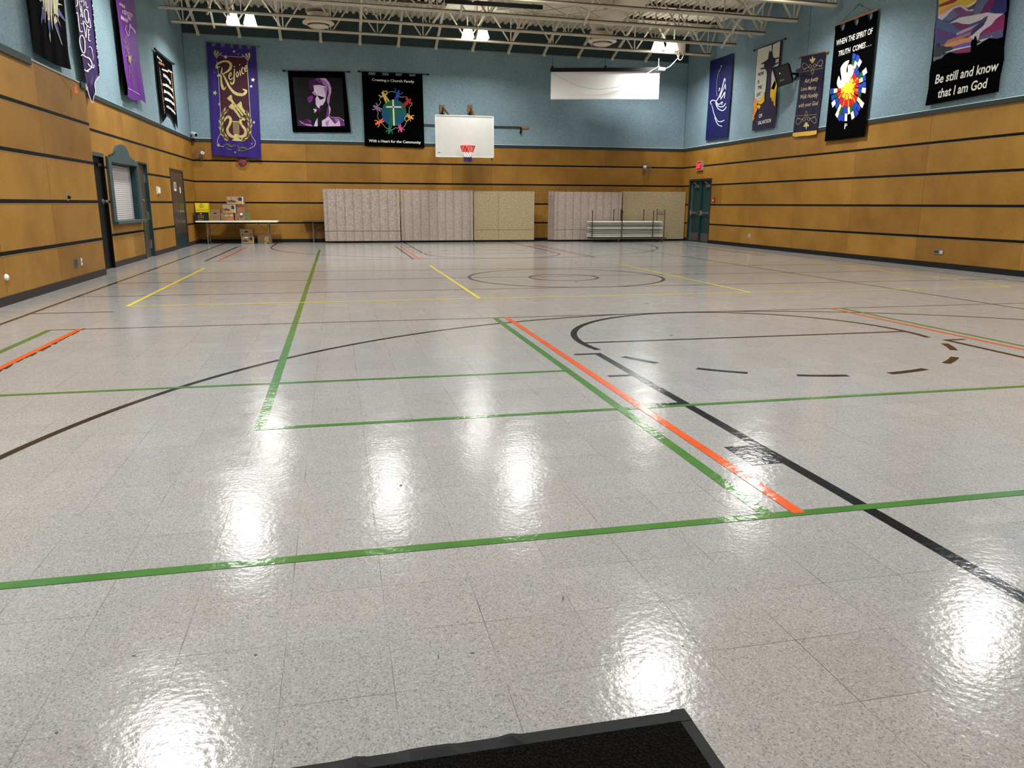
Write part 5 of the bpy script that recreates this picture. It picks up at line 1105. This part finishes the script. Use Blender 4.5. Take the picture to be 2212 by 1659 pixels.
# --- left wall: black burst banner
b = Ban('burst_banner', 'black banner with a blue and silver star burst, nearest on the left wall', 'L', .1, (50, 0), 10.3667, (600, 600))
b.cloth([(-20, -1000), (115, 0), (170, 400), (252, 1160)], [(800, -1000), (915, 0), (960, 600), (1020, 1250), (1078, 1558)], BK, 24, 30, .012, bottom=lambda u: 60*math.sin(u*math.pi))
b.rod((-80, -960), (830, -1030), BLACK, .012)
FB, FS, FC, FP = mat('foil_blue', (26, 52, 150), .35, .3, var=.3, scale=20), SILV, mat('foil_cream', (226, 220, 178), .4, .1, var=.2, scale=20), mat('foil_mauve', (130, 84, 128), .4, .2)
mb = MB()
for q in ([(440, 0), (480, 180), (410, 560), (398, 430), (420, 240)], [(560, 380), (612, 400), (605, 780), (600, 800), (550, 520)], [(690, 430), (740, 420), (880, 1015), (700, 540)], [(740, 150), (800, 190), (985, 525), (860, 400), (770, 290)], [(430, 90), (480, 90), (470, 430), (420, 440)]): b.poly(mb, q, FB, L1_)
for q in ([(480, 280), (515, 290), (500, 530), (484, 480)], [(740, 380), (780, 380), (855, 620), (800, 520)], [(330, -40), (420, -60), (440, 20), (380, 40)]): b.poly(mb, q, FP, L1_+.001)
for q in ([(470, -100), (520, -100), (540, 200), (510, 280), (480, 240)], [(540, -100), (600, -100), (600, 460), (550, 440)], [(610, -100), (660, -100), (650, 400), (662, 690), (640, 560), (615, 320)], [(660, -100), (720, -100), (735, 300), (690, 420)], [(720, -120), (790, -40), (770, 260), (800, 390), (740, 330)], [(430, -60), (480, -60), (500, 250), (470, 200)], [(770, 50), (885, 118), (790, 110)], [(668, 300), (705, 300), (770, 480), (700, 540)]): b.poly(mb, q, FC, L2_)
for q in ([(520, -120), (580, -120), (590, 300), (560, 420), (540, 300)], [(590, -120), (650, -120), (640, 160), (610, 250)], [(590, 700), (610, 760), (618, 955), (585, 800)], [(690, 520), (720, 560), (885, 1015), (860, 985)], [(770, 290), (800, 330), (985, 525), (900, 440)], [(415, 160), (470, 200), (440, 205)]): b.poly(mb, q, FS, L3_)
obj('star_burst', mb, b.t)
# --- left wall: long violet banner with silver words
VIO = CL('dark_violet', (42, 18, 80), .55)
b = Ban('lettered_banner', 'narrow dark violet banner with silver words, falling past the end of the left ledge', 'L', .12, (155, 0), 7.3733, (200, 600))
mb = MB(); n0 = [(-60, -1000), (48, 0), (135, 700), (190, 1060), (242, 1380), (258, 1450), (290, 1560), (332, 1640), (338, 1580), (360, 1535), (380, 1480), (368, 1400), (362, 1340), (390, 1270), (442, 1212), (405, 840), (360, 450), (318, 0), (215, -1000)]
b.cloth([(-60, -1000), (48, 0), (135, 700), (242, 1380), (258, 1450), (300, 1580), (332, 1640)], [(215, -1000), (318, 0), (360, 450), (405, 840), (442, 1212), (388, 1275), (362, 1350), (380, 1470), (352, 1545), (332, 1640)], VIO, 14, 40, .008); b.rod((-75, -985), (230, -1015), BLACK, .012)
mb = MB(); W_ = CL('ribbon_white', (224, 214, 210))
for q, w in (([(90, 0), (92, 60), (80, 92), (62, 98)], 16), ([(70, 210), (95, 215), (112, 380), (130, 490), (160, 505), (178, 495)], 14), ([(118, 20), (135, 120), (150, 180), (138, 270)], 9), ([(150, 90), (165, 180), (180, 270), (162, 255), (132, 130)], 10), ([(230, 145), (200, 170), (205, 260), (240, 350), (265, 350), (262, 200), (230, 145)], 12), ([(200, 330), (240, 400), (300, 440), (290, 340), (265, 260)], 11), ([(145, 370), (190, 385), (175, 330), (205, 470), (228, 600), (235, 500), (245, 400)], 11), ([(265, 460), (268, 560), (272, 640), (300, 655)], 12), ([(262, 470), (290, 480)], 10), ([(268, 555), (290, 550)], 9), ([(190, 0), (200, 70), (185, 90)], 10), ([(220, 20), (235, 120), (262, 110)], 10), ([(120, 10), (165, 30), (160, 0)], 9), ([(140, 570), (125, 640), (150, 780), (190, 845), (212, 800), (205, 640), (170, 565), (142, 572)], 15), ([(185, 590), (205, 640), (218, 655)], 10), ([(272, 755), (290, 742), (320, 780), (330, 830)], 10), ([(325, 830), (345, 900), (340, 960)], 5), ([(150, 885), (180, 870), (205, 895), (240, 915)], 16), ([(232, 912), (280, 930), (310, 980), (325, 1040), (300, 1090), (240, 1130)], 18), ([(200, 1105), (240, 1135), (270, 1140)], 14), ([(255, 1010), (290, 1050), (345, 1080), (355, 1030)], 13)): b.stroke(mb, [(*p, w) for p in q], W_, L1_)
obj('lettering', mb, b.t)
mb = MB(); b.stroke(mb, [(320, 0), (362, 450), (407, 840), (440, 1200)], BK, L1_, 14); rr = random.Random(3)
for k in range(26):
    f = rr.random(); x, y = 326+116*f, 60+1120*f; b.poly(mb, [(x-3, y), (x+9, y+2), (x+8, y+16), (x-2, y+14)], W_, L1_+.002)
b.stroke(mb, [(438, 1212), (392, 1272), (364, 1345), (380, 1460), (350, 1545), (332, 1635), (292, 1560), (258, 1450), (250, 1380)], W_, L1_, 9); obj('beaded_edge', mb, b.t)
# --- left wall: bright purple banner
VP = CL('bright_purple', (90, 30, 126), .55)
b = Ban('purple_banner', 'long bright purple banner with small silver script, third along the left wall', 'L', .14, (240, 0), 7.2126, (300, 800))
b.cloth([(40, -1000), (48, 0), (110, 600), (160, 1130), (202, 1475)], [(120, -1000), (128, 0), (190, 600), (240, 1130), (300, 1500)], BK, 6, 16, .0, name='black_backing', l=-.06)
b.cloth([(55, -1000), (72, 0), (130, 450), (165, 750), (215, 1120), (262, 1370), (258, 1500)], [(345, -1000), (360, 0), (400, 420), (450, 1000), (490, 1260), (545, 1615)], VP, 20, 30, .01, waves=2.6, bottom=lambda u: 24*math.sin(u*math.pi*2))
mb = MB(); rr = random.Random(9); PK = CL('pink_silver', (226, 196, 214))
def scrib(x0, y0, x1, y1, n, h, w, m):
    """a slanting line of hand-sewn script, letter by letter"""
    for k in range(n):
        f = k/n; x, y = x0+(x1-x0)*f, y0+(y1-y0)*f; q = [(x+rr.uniform(-3, 3), y-h*.5+rr.uniform(-4, 4)), (x+rr.uniform(2, 9), y+rr.uniform(-6, 6)), (x+rr.uniform(-2, 6), y+h*.5+rr.uniform(-4, 4)), (x+rr.uniform(6, 12), y+h*.3)]
        b.stroke(mb, [(*p, w) for p in q], m, L1_, None, 3)
scrib(135, 60, 225, 120, 5, 40, 9, PK); scrib(180, 180, 345, 250, 7, 62, 11, PK); scrib(155, 270, 270, 345, 6, 56, 10, PK); scrib(262, 270, 310, 310, 3, 44, 9, PK); scrib(290, 400, 390, 520, 6, 46, 9, PK)
b.stroke(mb, [(240, 390), (225, 450), (250, 530), (275, 560), (285, 480), (300, 380)], PK, L1_, 5); obj('lettering', mb, b.t)
mb = MB(); G2 = CL('dim_gold', (150, 120, 84))
for k in range(26): f = k/26; x, y = 215+75*f+rr.uniform(-22, 22), 540+420*f; b.stroke(mb, [(x, y, 3), (x+rr.uniform(-14, 14), y+22, 6), (x+rr.uniform(-18, 18), y+40, 3)], GOLD if 700 < y < 960 else G2, L1_, None, 3)
b.poly(mb, [(265, 870), (300, 880), (320, 850), (312, 940), (302, 1020), (280, 950)], GOLD, L2_)
for q in ([(285, 1020), (290, 1110), (285, 1210)], [(300, 1120), (345, 1230), (350, 1320), (335, 1340)], [(340, 910), (365, 960), (345, 1000)]): b.stroke(mb, q, G2, L1_, 4)
b.stroke(mb, [(262, 1370), (450, 1475)], CL('pink_silver', (226, 196, 214)), L1_, 5); obj('sewn_motif', mb, b.t)
b.rod((30, -985), (360, -1015), BLACK, .012)
# --- left wall: small black pennant
b = Ban('pennant_banner', 'small black swallowtail banner with rows of white script in the left corner', 'L', .06, (325, 95), 8.7286, (300, 800))
mb = MB(); lf_ = [(92, 125), (150, 760), (190, 1160), (230, 1482)]
b.cloth([(92, 112), (150, 760), (190, 1100), (208, 1270)], [(408, 372), (450, 850), (480, 1150), (500, 1370)], BK, 14, 20, .005)
mb = MB(); b.poly(mb, [(208, 1268), (230, 1482), (306, 1372), (300, 1312), (322, 1300), (322, 1290)], BK, .003); b.poly(mb, [(322, 1290), (322, 1300), (360, 1318), (400, 1350), (436, 1412), (515, 1608), (502, 1370)], BK, .003); obj('swallowtail', mb, b.t)
b.rod((90, 96), (430, 372), BLACK, .013, BLACK, .01)
mb = MB(); rr = random.Random(12); PR_, OR_, TN = CL('thread_purple', (96, 74, 120)), CL('thread_orange', (188, 128, 74)), CL('thread_tan', (150, 128, 100))
def row(x0, y0, x1, y1, h, n, m, bend=0):
    for k in range(n):
        f = (k+.5)/n; x = x0+(x1-x0)*f; y = y0+(y1-y0)*f-bend*math.sin(f*math.pi); w = abs(x1-x0)/n*rr.uniform(.45, .95); hh = h*rr.uniform(.55, 1)
        b.poly(mb, [(x-w/2, y-hh/2+rr.uniform(-5, 5)), (x+w/2, y-hh/2+6+rr.uniform(-5, 5)), (x+w/2+3, y+hh/2+6), (x-w/2+3, y+hh/2)], m, L1_+.0003*k)
for x0, y0, x1, y1, h, n, bd in ((240, 580, 380, 740, 70, 8, 30), (225, 760, 420, 880, 62, 13, 30), (250, 890, 430, 1020, 62, 13, 30), (265, 1030, 450, 1150, 60, 12, 24), (300, 1170, 470, 1320, 60, 10, 24), (215, 470, 330, 520, 40, 7, 0), (125, 230, 215, 330, 46, 5, 0)): row(x0, y0, x1, y1, h, n, WH, bd)
row(330, 490, 410, 540, 44, 4, CL('thread_pale_orange', (226, 186, 146))); row(150, 340, 260, 400, 60, 6, OR_)
for k in range(16): f = k/16; b.poly(mb, [(165+100*f, 440+880*f), (178+100*f, 450+880*f), (184+100*f, 492+880*f), (170+100*f, 484+880*f)], (PR_, TN, OR_)[k % 3], L1_); b.poly(mb, [(388+72*f, 560+700*f), (400+72*f, 566+700*f), (404+72*f, 600+700*f), (392+72*f, 596+700*f)], (OR_, TN)[k % 2], L1_)
obj('lettering', mb, b.t)
# --- right wall: blue dove
b = Ban('dove_banner', 'plain deep blue banner with a white line-drawn dove, first on the right wall', 'R', .05, (1515, 110), 8.5077, (330, 800))
NB = CL('deep_blue', (12, 18, 74), .7); b.cloth([(165, 185), (130, 850), (75, 1630)], [(590, 42), (545, 700), (478, 1595)], NB, 16, 24, .004)
b.rod((74, 1640), (480, 1598), mat('rod_navy', (14, 18, 50), .6), .012)
mb = MB(); W_ = CL('dove_white', (206, 206, 226))
for q in ([(278, 920, 16), (330, 830, 14), (380, 690, 14), (428, 505, 14), (440, 570, 8)], [(345, 855, 14), (375, 760, 12), (425, 660, 12), (440, 600, 10), (445, 705, 12)], [(352, 890, 16), (390, 830, 15), (432, 755, 14), (420, 870, 12)], [(270, 930, 12), (310, 980, 16), (350, 965, 14), (388, 935, 12), (372, 995, 9)], [(255, 935, 12), (300, 1005, 14), (370, 1030, 16), (420, 1005, 16), (445, 962, 14)], [(258, 940, 11), (300, 1050, 14), (375, 1095, 16), (425, 1075, 16), (460, 1025, 14)], [(270, 925, 14), (215, 905, 14), (172, 930, 15), (172, 970, 12), (190, 985, 10)], [(192, 1000, 9), (212, 1070, 9), (222, 1120, 10), (245, 1190, 11), (275, 1245, 11), (305, 1290, 12), (360, 1300, 15), (422, 1272, 14)], [(245, 1220, 10), (275, 1300, 12), (320, 1365, 14), (382, 1385, 14)]): b.stroke(mb, q, W_, L1_)
obj('dove_outline', mb, b.t)
mb = MB(); T_ = CL('thread_tan', (150, 128, 100)); b.stroke(mb, [(368, 278, 6), (345, 350, 8), (318, 390, 8), (298, 470, 6), (285, 560, 6), (282, 700, 5), (286, 830, 9)], T_, L1_); b.star(mb, 368, 276, 16, WH, L2_); b.stroke(mb, [(348, 340, 14), (318, 385, 10)], T_, L2_); b.ell(mb, 335, 695, 12, 16, CL('bead_pink', (236, 196, 196)), L2_); b.ell(mb, 326, 728, 8, 10, CL('bead_pink', (236, 196, 196)), L2_); b.ell(mb, 304, 790, 6, 8, CL('bead_red', (150, 70, 90)), L2_)
b.stroke(mb, [(345, 430), (345, 560), (320, 750)], CL('shadow_plum', (44, 22, 84)), L1_, 14); obj('staff_motif', mb, b.t)
# --- right wall: NOW IS THE DAY OF SALVATION
b = Ban('cross_banner', 'white and purple cross banner lettered NOW IS THE DAY, partly behind the loudspeaker', 'R', .05, (1620, 80), 7.9, (280, 800))
DP = CL('ink_purple', (28, 19, 54)); b.cloth([(122, 205), (70, 1000), (35, 1605)], [(548, 50), (470, 900), (425, 1540)], DP, 16, 24, .003)
b.rod((75, 228), (600, 32), BLACK, .012, BLACK, .01)
CRM = CL('banner_cream', (206, 204, 192)); mb = MB()
b.poly(mb, [(132, 212), (372, 132), (372, 240), (345, 250), (338, 205), (322, 280), (310, 370), (280, 400), (190, 455), (195, 470), (242, 455), (240, 515), (175, 540), (175, 555), (255, 545), (285, 575), (290, 640), (262, 930), (240, 960), (205, 1020), (140, 1100), (78, 1040), (82, 900), (105, 560)], CRM, L1_)
b.poly(mb, [(392, 128), (520, 68), (500, 340), (430, 360), (395, 340), (386, 250)], CRM, L1_); b.poly(mb, [(440, 388), (495, 360), (492, 425), (434, 450)], CRM, L1_); b.poly(mb, [(388, 520), (440, 470), (490, 445), (486, 490), (430, 510)], CRM, L1_); b.poly(mb, [(384, 560), (455, 800), (430, 720), (358, 880), (368, 640)], CRM, L1_); obj('cream_ground', mb, b.t)
mb = MB(); YA, YB_ = CL('flame_yellow', (232, 188, 30)), CL('flame_orange', (230, 140, 28))
for q, m in (([(252, 930), (245, 1100), (190, 1150), (120, 1130), (205, 1020)], YA), ([(75, 1035), (140, 1105), (105, 1190), (130, 1230), (100, 1290), (60, 1300), (62, 1150)], YB_), ([(105, 1180), (150, 1150), (185, 1180), (160, 1230), (120, 1200)], YA), ([(62, 1290), (100, 1300), (70, 1350), (75, 1400), (45, 1440), (48, 1340)], YB_), ([(430, 725), (462, 820), (440, 1000), (430, 1185), (405, 1160), (398, 1090), (375, 1100), (362, 1030), (342, 1030), (350, 900)], YA), ([(425, 735), (445, 800), (410, 900), (362, 880)], YB_)): b.poly(mb, q, m, L2_)
obj('flames', mb, b.t)
mb = MB()
for w, bl, br, tl in (('NOW', (135, 672), (232, 640), (140, 612)), ('IS', (130, 800), (156, 790), (134, 738)), ('THE', (128, 900), (202, 880), (132, 838)), ('DAY', (112, 1020), (185, 990), (118, 958))): b.text(mb, w, bl, br, tl, BK, L2_, .02)
b.text(mb, 'OF', (150, 1385), (208, 1365), (154, 1322), WH, L1_, .02); b.text(mb, 'SALVATION', (136, 1500), (358, 1452), (140, 1438), WH, L1_, .02, shear=.05)
obj('lettering', mb, b.t)
# --- right wall: Act Justly
b = Ban('scripture_banner', 'slim dark plum banner with gold script Act Justly and yellow fringe, on the right wall', 'R', .05, (1710, 100), 8.297, (330, 800))
PL_ = CL('dark_plum', (22, 13, 40), .6); b.cloth([(180, 182), (120, 800), (22, 1560)], [(608, 98), (545, 800), (455, 1512)], PL_, 16, 24, .005)
b.rod((140, 192), (625, 95), BROWNW, .014, mat('finial_gold', (160, 116, 66), .45), .01)
mb = MB(); b.poly(mb, [(22, 1552), (452, 1505), (446, 1575), (330, 1600), (180, 1608), (70, 1622), (15, 1608)], CL('fringe_yellow', (206, 164, 66), .8), .006); obj('fringe', mb, b.t)
mb = MB(); GS = CL('script_gold', (190, 172, 136), .5)
for w, bl, br, tl in (('Act Justly', (228, 660), (478, 612), (236, 586)), ('Love Mercy', (165, 800), (442, 772), (172, 732)), ('Walk Humbly', (150, 945), (470, 905), (158, 872)), ('with your God', (122, 1100), (470, 1050), (132, 1028))): b.text(mb, w, bl, br, tl, GS, L1_, .004, shear=.18)
obj('lettering', mb, b.t)
mb = MB()
for (cx, cy, sg, sl) in ((375, 330, 1, -.19), (262, 1330, -1, -.08)):
    X = lambda x, y: (cx+x, cy+sg*y+x*sl)
    for s_ in (-1, 1):
        for q in ([(10, 20), (50, -10), (60, 40), (25, 50), (20, 15)], [(60, 40), (110, -30), (160, -60), (180, 0), (140, 60), (110, 30)], [(30, 60), (90, 30), (170, 60)]): b.stroke(mb, [(*X(s_*x, y), 5) for x, y in q], GS, L1_)
    b.stroke(mb, [(*X(x, 95), 4) for x in (-200, -60, 60, 190)], GS, L1_, smooth=False)
    b.stroke(mb, [(*X(0, 180), 3), (*X(22, 110), 5), (*X(0, 60), 5), (*X(-22, 110), 5), (*X(0, 180), 3)], GS, L1_)
    G3 = CL('leaf_gold', (214, 198, 142), .45)
    for a in (-.42, 0, .42): b.poly(mb, [X(a*10, -20), X(a*90-14, -100), X(a*70, -165+abs(a)*120), X(a*90+14, -100)], G3, L2_)
obj('gold_scrollwork', mb, b.t)
mb = MB(); b.stroke(mb, [(180, 470), (150, 700), (90, 1260)], CL('plum_braid', (66, 44, 84)), L1_, 4); b.stroke(mb, [(535, 400), (500, 800), (440, 1260)], CL('plum_braid', (66, 44, 84)), L1_, 4); obj('side_braid', mb, b.t)
# --- right wall: Spirit of Truth
b = Ban('spirit_banner', 'black banner with white dove, sunburst and WHEN THE SPIRIT lettering on right wall', 'R', .06, (1760, 0), 5.1855, (400, 800))
b.cloth([(226, 378), (170, 980), (110, 1585)], [(702, 202), (640, 800), (560, 1530)], BK, 20, 24, .004)
def sp(x, y): return (x, y+(x-228)*-.38)
for xa_, xb_ in ((228, 283), (338, 438), (490, 592), (648, 712)):
    lo = lambda x: 380-(x-226)*.3697; hi = lambda x: 284-(x-228)*.379
    mb = MB(); b.poly(mb, [(xa_, hi(xa_)), (xb_, hi(xb_)), (min(xb_, 704), lo(xb_)), (xa_, lo(xa_))], BK, .001); obj('hanging_tab', mb, b.t)
for dx, dy in ((0, 0), (154, -56), (308, -112)):
    q = lambda x, y: (x+dx, y+dy); mb = MB(); b.poly(mb, [q(282, 290), q(285, 306), q(296, 338), q(308, 347), q(308, 356), q(282, 364)], BK, .0015); b.poly(mb, [q(339, 270), q(334, 300), q(324, 328), q(308, 347), q(308, 356), q(339, 344)], BK, .0015); obj('scalloped_edge', mb, b.t)
b.rod((232, 286), (712, 104), mat('rod_pine', (170, 122, 82), .55), .022)
mb = MB(); mb.tube([b.p(290, 260), b.p(495, 42), b.p(650, 125)], .006, mat('cord_grey', (90, 96, 100), .8), 5); A = b.p(495, 40); mb.bar(b.p(430, 115, .0), b.p(495, 42, 0), .02, .02, GREY); mb.bar(b.p(495, 42, 0), b.p(535, 72, 0), .03, .02, GREY); obj('hanging_cord', mb, b.t)
mb = MB(); b.text(mb, 'WHEN THE SPIRIT OF', (240, 515), (648, 376), (244, 452), WH, L1_, .014, shear=.1); b.text(mb, 'TRUTH  COMES . . .', (262, 634), (632, 510), (268, 574), WH, L1_, .014, shear=.1); obj('lettering', mb, b.t)
# sunburst of coloured blocks around the yellow disc
cols = {'b': CL('block_blue', (28, 62, 160)), 'w': CL('block_white', (222, 222, 216)), 'r': CL('block_red', (190, 28, 40)), 'o': CL('block_orange', (240, 104, 36)), 'y': CL('block_yellow', (246, 206, 44)), 'c': CL('block_cream', (236, 232, 168)), 'g': CL('block_green', (18, 84, 52))}
mb = MB(); cx, cy = 370, 985
ax, ay = (1.0, -.20), (0.10, 1.0)      # the round burst as it lies on this wall
def bp_(r, a): kx = .56 if _s(a) > 0 else .5; return (cx+r*_s(a)*kx, cy-r*_c(a)*1.0-r*_s(a)*kx*.25)
rings = ['yoyoyyoyyoyyoyoy', 'ororgcrocroogrco', 'bgcbgcwbgbcgwbbw', 'wbwbwwbwbwcbwwbw']
rr = random.Random(5)
for k in range(22):
    a0 = math.radians(15+k*(262/22)); a1 = a0+math.radians(262/22-1.2)
    ro = 62+rr.uniform(-1, 3)
    for j in range(4):
        rin, rout = ro, ro+[82, 78, 88, 78][j]*rr.uniform(.8, 1.15)
        if j == 3 and (k % 5 == 3): continue
        c = {0: 'yoy', 1: 'ror', 2: 'bcgb', 3: 'wbwwb'}[j]; c = c[(k*7+j*3) % len(c)]
        sft = rr.uniform(-.02, .02) if j else 0
        b.poly(mb, [bp_(rin+4, a0+sft), bp_(rin+4, a1+sft), bp_(rout, a1+sft-.01), bp_(rout, a0+sft+.01)], cols[c], L1_); ro = rout
obj('sunburst', mb, b.t)
mb = MB(); b.ell(mb, 370, 985, 54, 62, cols['y'], L2_, -.1, 30); b.poly(mb, [(395, 930), (398, 882), (414, 905), (420, 950), (412, 1000)], cols['y'], L2_+.0005); obj('sun_disc', mb, b.t)
mb = MB(); dv = smooth_path([(384, 674), (330, 700), (290, 760), (292, 820), (300, 880), (290, 905), (270, 850), (250, 910), (252, 960), (280, 992), (320, 975), (345, 930), (370, 925), (385, 935), (392, 890), (425, 840), (438, 790), (425, 735), (392, 722), (372, 740), (370, 800), (358, 815), (356, 770), (372, 720)], 4, True)
b.poly(mb, dv, WH, L3_+.001); obj('white_dove', mb, b.t)
mb = MB(); b.stroke(mb, [(340, 1385), (335, 1445)], WH, L1_, 9, smooth=False); b.stroke(mb, [(340, 1388), (360, 1388), (358, 1405), (340, 1412)], WH, L1_, 8, smooth=False); obj('tassel_mark', mb, b.t)
# --- right wall: Be still
b = Ban('landscape_banner', 'big black banner with purple landscape and Be still and know lettering, nearest right', 'R', .06, (1980, 0), 6.9125, (700, 800))
b.cloth([(330, -900), (300, 100), (225, 900), (190, 1100), (180, 1300), (128, 1582)], [(1450, -1100), (1385, 100), (1310, 700), (1305, 900), (1250, 1150), (1225, 1370)], BK, 24, 30, .006)
b.rod((310, -890), (1480, -1110), BLACK, .014)
c_ = lambda n, r: CL('art_'+n, r, .7)
mb = MB()
for q, m in (([(340, -600), (1370, -800), (1290, 560), (250, 920)], c_('slate', (64, 74, 116))),
             ([(335, -100), (900, -250), (910, 0), (860, 60), (760, 120), (640, 70), (540, 100), (430, 190), (320, 250)], c_('sun_yellow', (214, 186, 70))),
             ([(332, 70), (560, -20), (700, -60), (560, 40), (330, 110)], c_('sun_red', (150, 50, 46))), ([(330, 180), (450, 110), (560, 70), (700, 20), (640, 60), (480, 150), (326, 228)], c_('sun_peach', (222, 150, 96))), ([(720, 100), (800, 60), (900, 0), (880, 40), (800, 100)], c_('cream', (232, 214, 170))),
             ([(320, 245), (430, 190), (540, 105), (640, 68), (700, 85), (780, 150), (850, 130), (840, 170), (740, 160), (650, 100), (560, 130), (460, 230), (380, 300), (322, 275)], c_('snow', (200, 188, 204))),
             ([(560, 130), (650, 100), (740, 165), (850, 165), (800, 235), (620, 250), (480, 290), (400, 300)], c_('mauve', (116, 66, 120))), ([(480, 200), (560, 125), (610, 245), (500, 300), (410, 300)], c_('bluegrey', (98, 104, 140))),
             ([(900, 0), (1130, -80), (1040, 60), (940, 240), (840, 240), (860, 130)], c_('bluegrey', (98, 104, 140))), ([(1130, -80), (1220, -100), (1130, 100), (1010, 200), (920, 245), (1010, 90)], c_('wine', (106, 34, 92))), ([(1220, -100), (1350, -120), (1340, 180), (1150, 200), (1100, 160)], c_('navy', (44, 44, 104))),
             ([(315, 280), (420, 330), (530, 350), (620, 440), (700, 470), (560, 500), (330, 420), (298, 410)], c_('steel_blue', (66, 86, 134))), ([(298, 410), (400, 470), (560, 500), (620, 520), (500, 580), (360, 560), (286, 520)], c_('violet', (84, 44, 116))), ([(520, 350), (780, 380), (760, 420), (690, 450), (600, 430)], c_('wine', (106, 34, 92))), ([(286, 520), (400, 570), (490, 590), (420, 650), (270, 640)], c_('navy2', (56, 58, 110))),
             ([(1200, 260), (1320, 220), (1300, 450), (1170, 500), (960, 540), (1000, 450), (1110, 380)], c_('magenta', (130, 34, 92))), ([(940, 540), (1290, 430), (1285, 570), (1120, 580), (930, 610)], c_('slate2', (78, 82, 122))),
             ([(560, 700), (800, 690), (840, 780), (580, 800)], c_('magenta', (130, 34, 92))), ([(245, 860), (400, 790), (400, 850), (250, 920)], c_('grey_shore', (92, 106, 110)))): b.poly(mb, q, m, L1_-.004+.0003*len(mb.f))
for q, m in (([(490, 350), (640, 260), (800, 235), (1060, 185), (1150, 200), (1060, 230), (960, 300), (800, 360), (700, 360), (600, 330)], c_('glacier', (196, 190, 196))), ([(1140, 200), (1300, 205), (1230, 250), (1180, 290), (1120, 370), (1000, 450), (950, 500), (920, 600), (860, 620), (800, 560), (880, 480), (1000, 380), (1050, 290), (1060, 230)], c_('snow', (200, 188, 204))), ([(800, 500), (870, 430), (960, 340), (1040, 290), (1000, 370), (900, 440), (830, 500)], c_('deep_violet', (60, 40, 92))), ([(700, 440), (930, 350), (800, 450), (600, 530), (590, 500)], c_('pink', (178, 140, 168))), ([(460, 600), (820, 470), (800, 520), (640, 590), (520, 640), (400, 680)], c_('rust', (170, 110, 90))), ([(620, 520), (820, 455), (800, 480), (640, 545)], c_('indigo', (92, 80, 170))), ([(400, 680), (520, 630), (700, 570), (820, 560), (800, 620), (560, 690), (440, 700)], c_('amber', (196, 140, 96))), ([(520, 700), (760, 630), (820, 640), (800, 680), (600, 720), (530, 730)], c_('indigo', (92, 80, 170))), ([(640, 640), (820, 520), (840, 580), (800, 640)], c_('rose', (170, 120, 160))), ([(420, 780), (560, 730), (800, 680), (820, 695), (600, 745), (440, 790)], c_('glacier', (196, 190, 196))), ([(890, 660), (990, 620), (1130, 530), (1130, 545), (960, 590), (930, 600), (990, 630), (900, 675)], c_('glacier', (196, 190, 196)))): b.poly(mb, q, m, L2_+.0003*(len(mb.f) % 13))
obj('landscape_applique', mb, b.t)
mb = MB(); b.poly(mb, [(240, 935), (300, 890), (370, 880), (420, 820), (500, 780), (600, 800), (800, 780), (815, 720), (815, 640), (838, 575), (848, 600), (860, 570), (868, 540), (888, 540), (900, 600), (905, 640), (890, 690), (990, 620), (1080, 570), (1200, 580), (1300, 545), (1310, 900), (1200, 980), (300, 1000)], BK, .024)
b.poly(mb, [(270, 770), (290, 640), (330, 650), (330, 690), (400, 690), (520, 715), (520, 740), (420, 780), (330, 840), (256, 850)], c_('dark_trees', (34, 36, 38)), .023); obj('black_foreground', mb, b.t)
mb = MB(); b.text(mb, 'Be still and know', (272, 1256), (1212, 1052), (292, 1118), WH, .026, .018, shear=.06); b.text(mb, 'that I am God', (310, 1466), (1044, 1310), (328, 1330), WH, .026, .018, shear=.06); obj('lettering', mb, b.t)
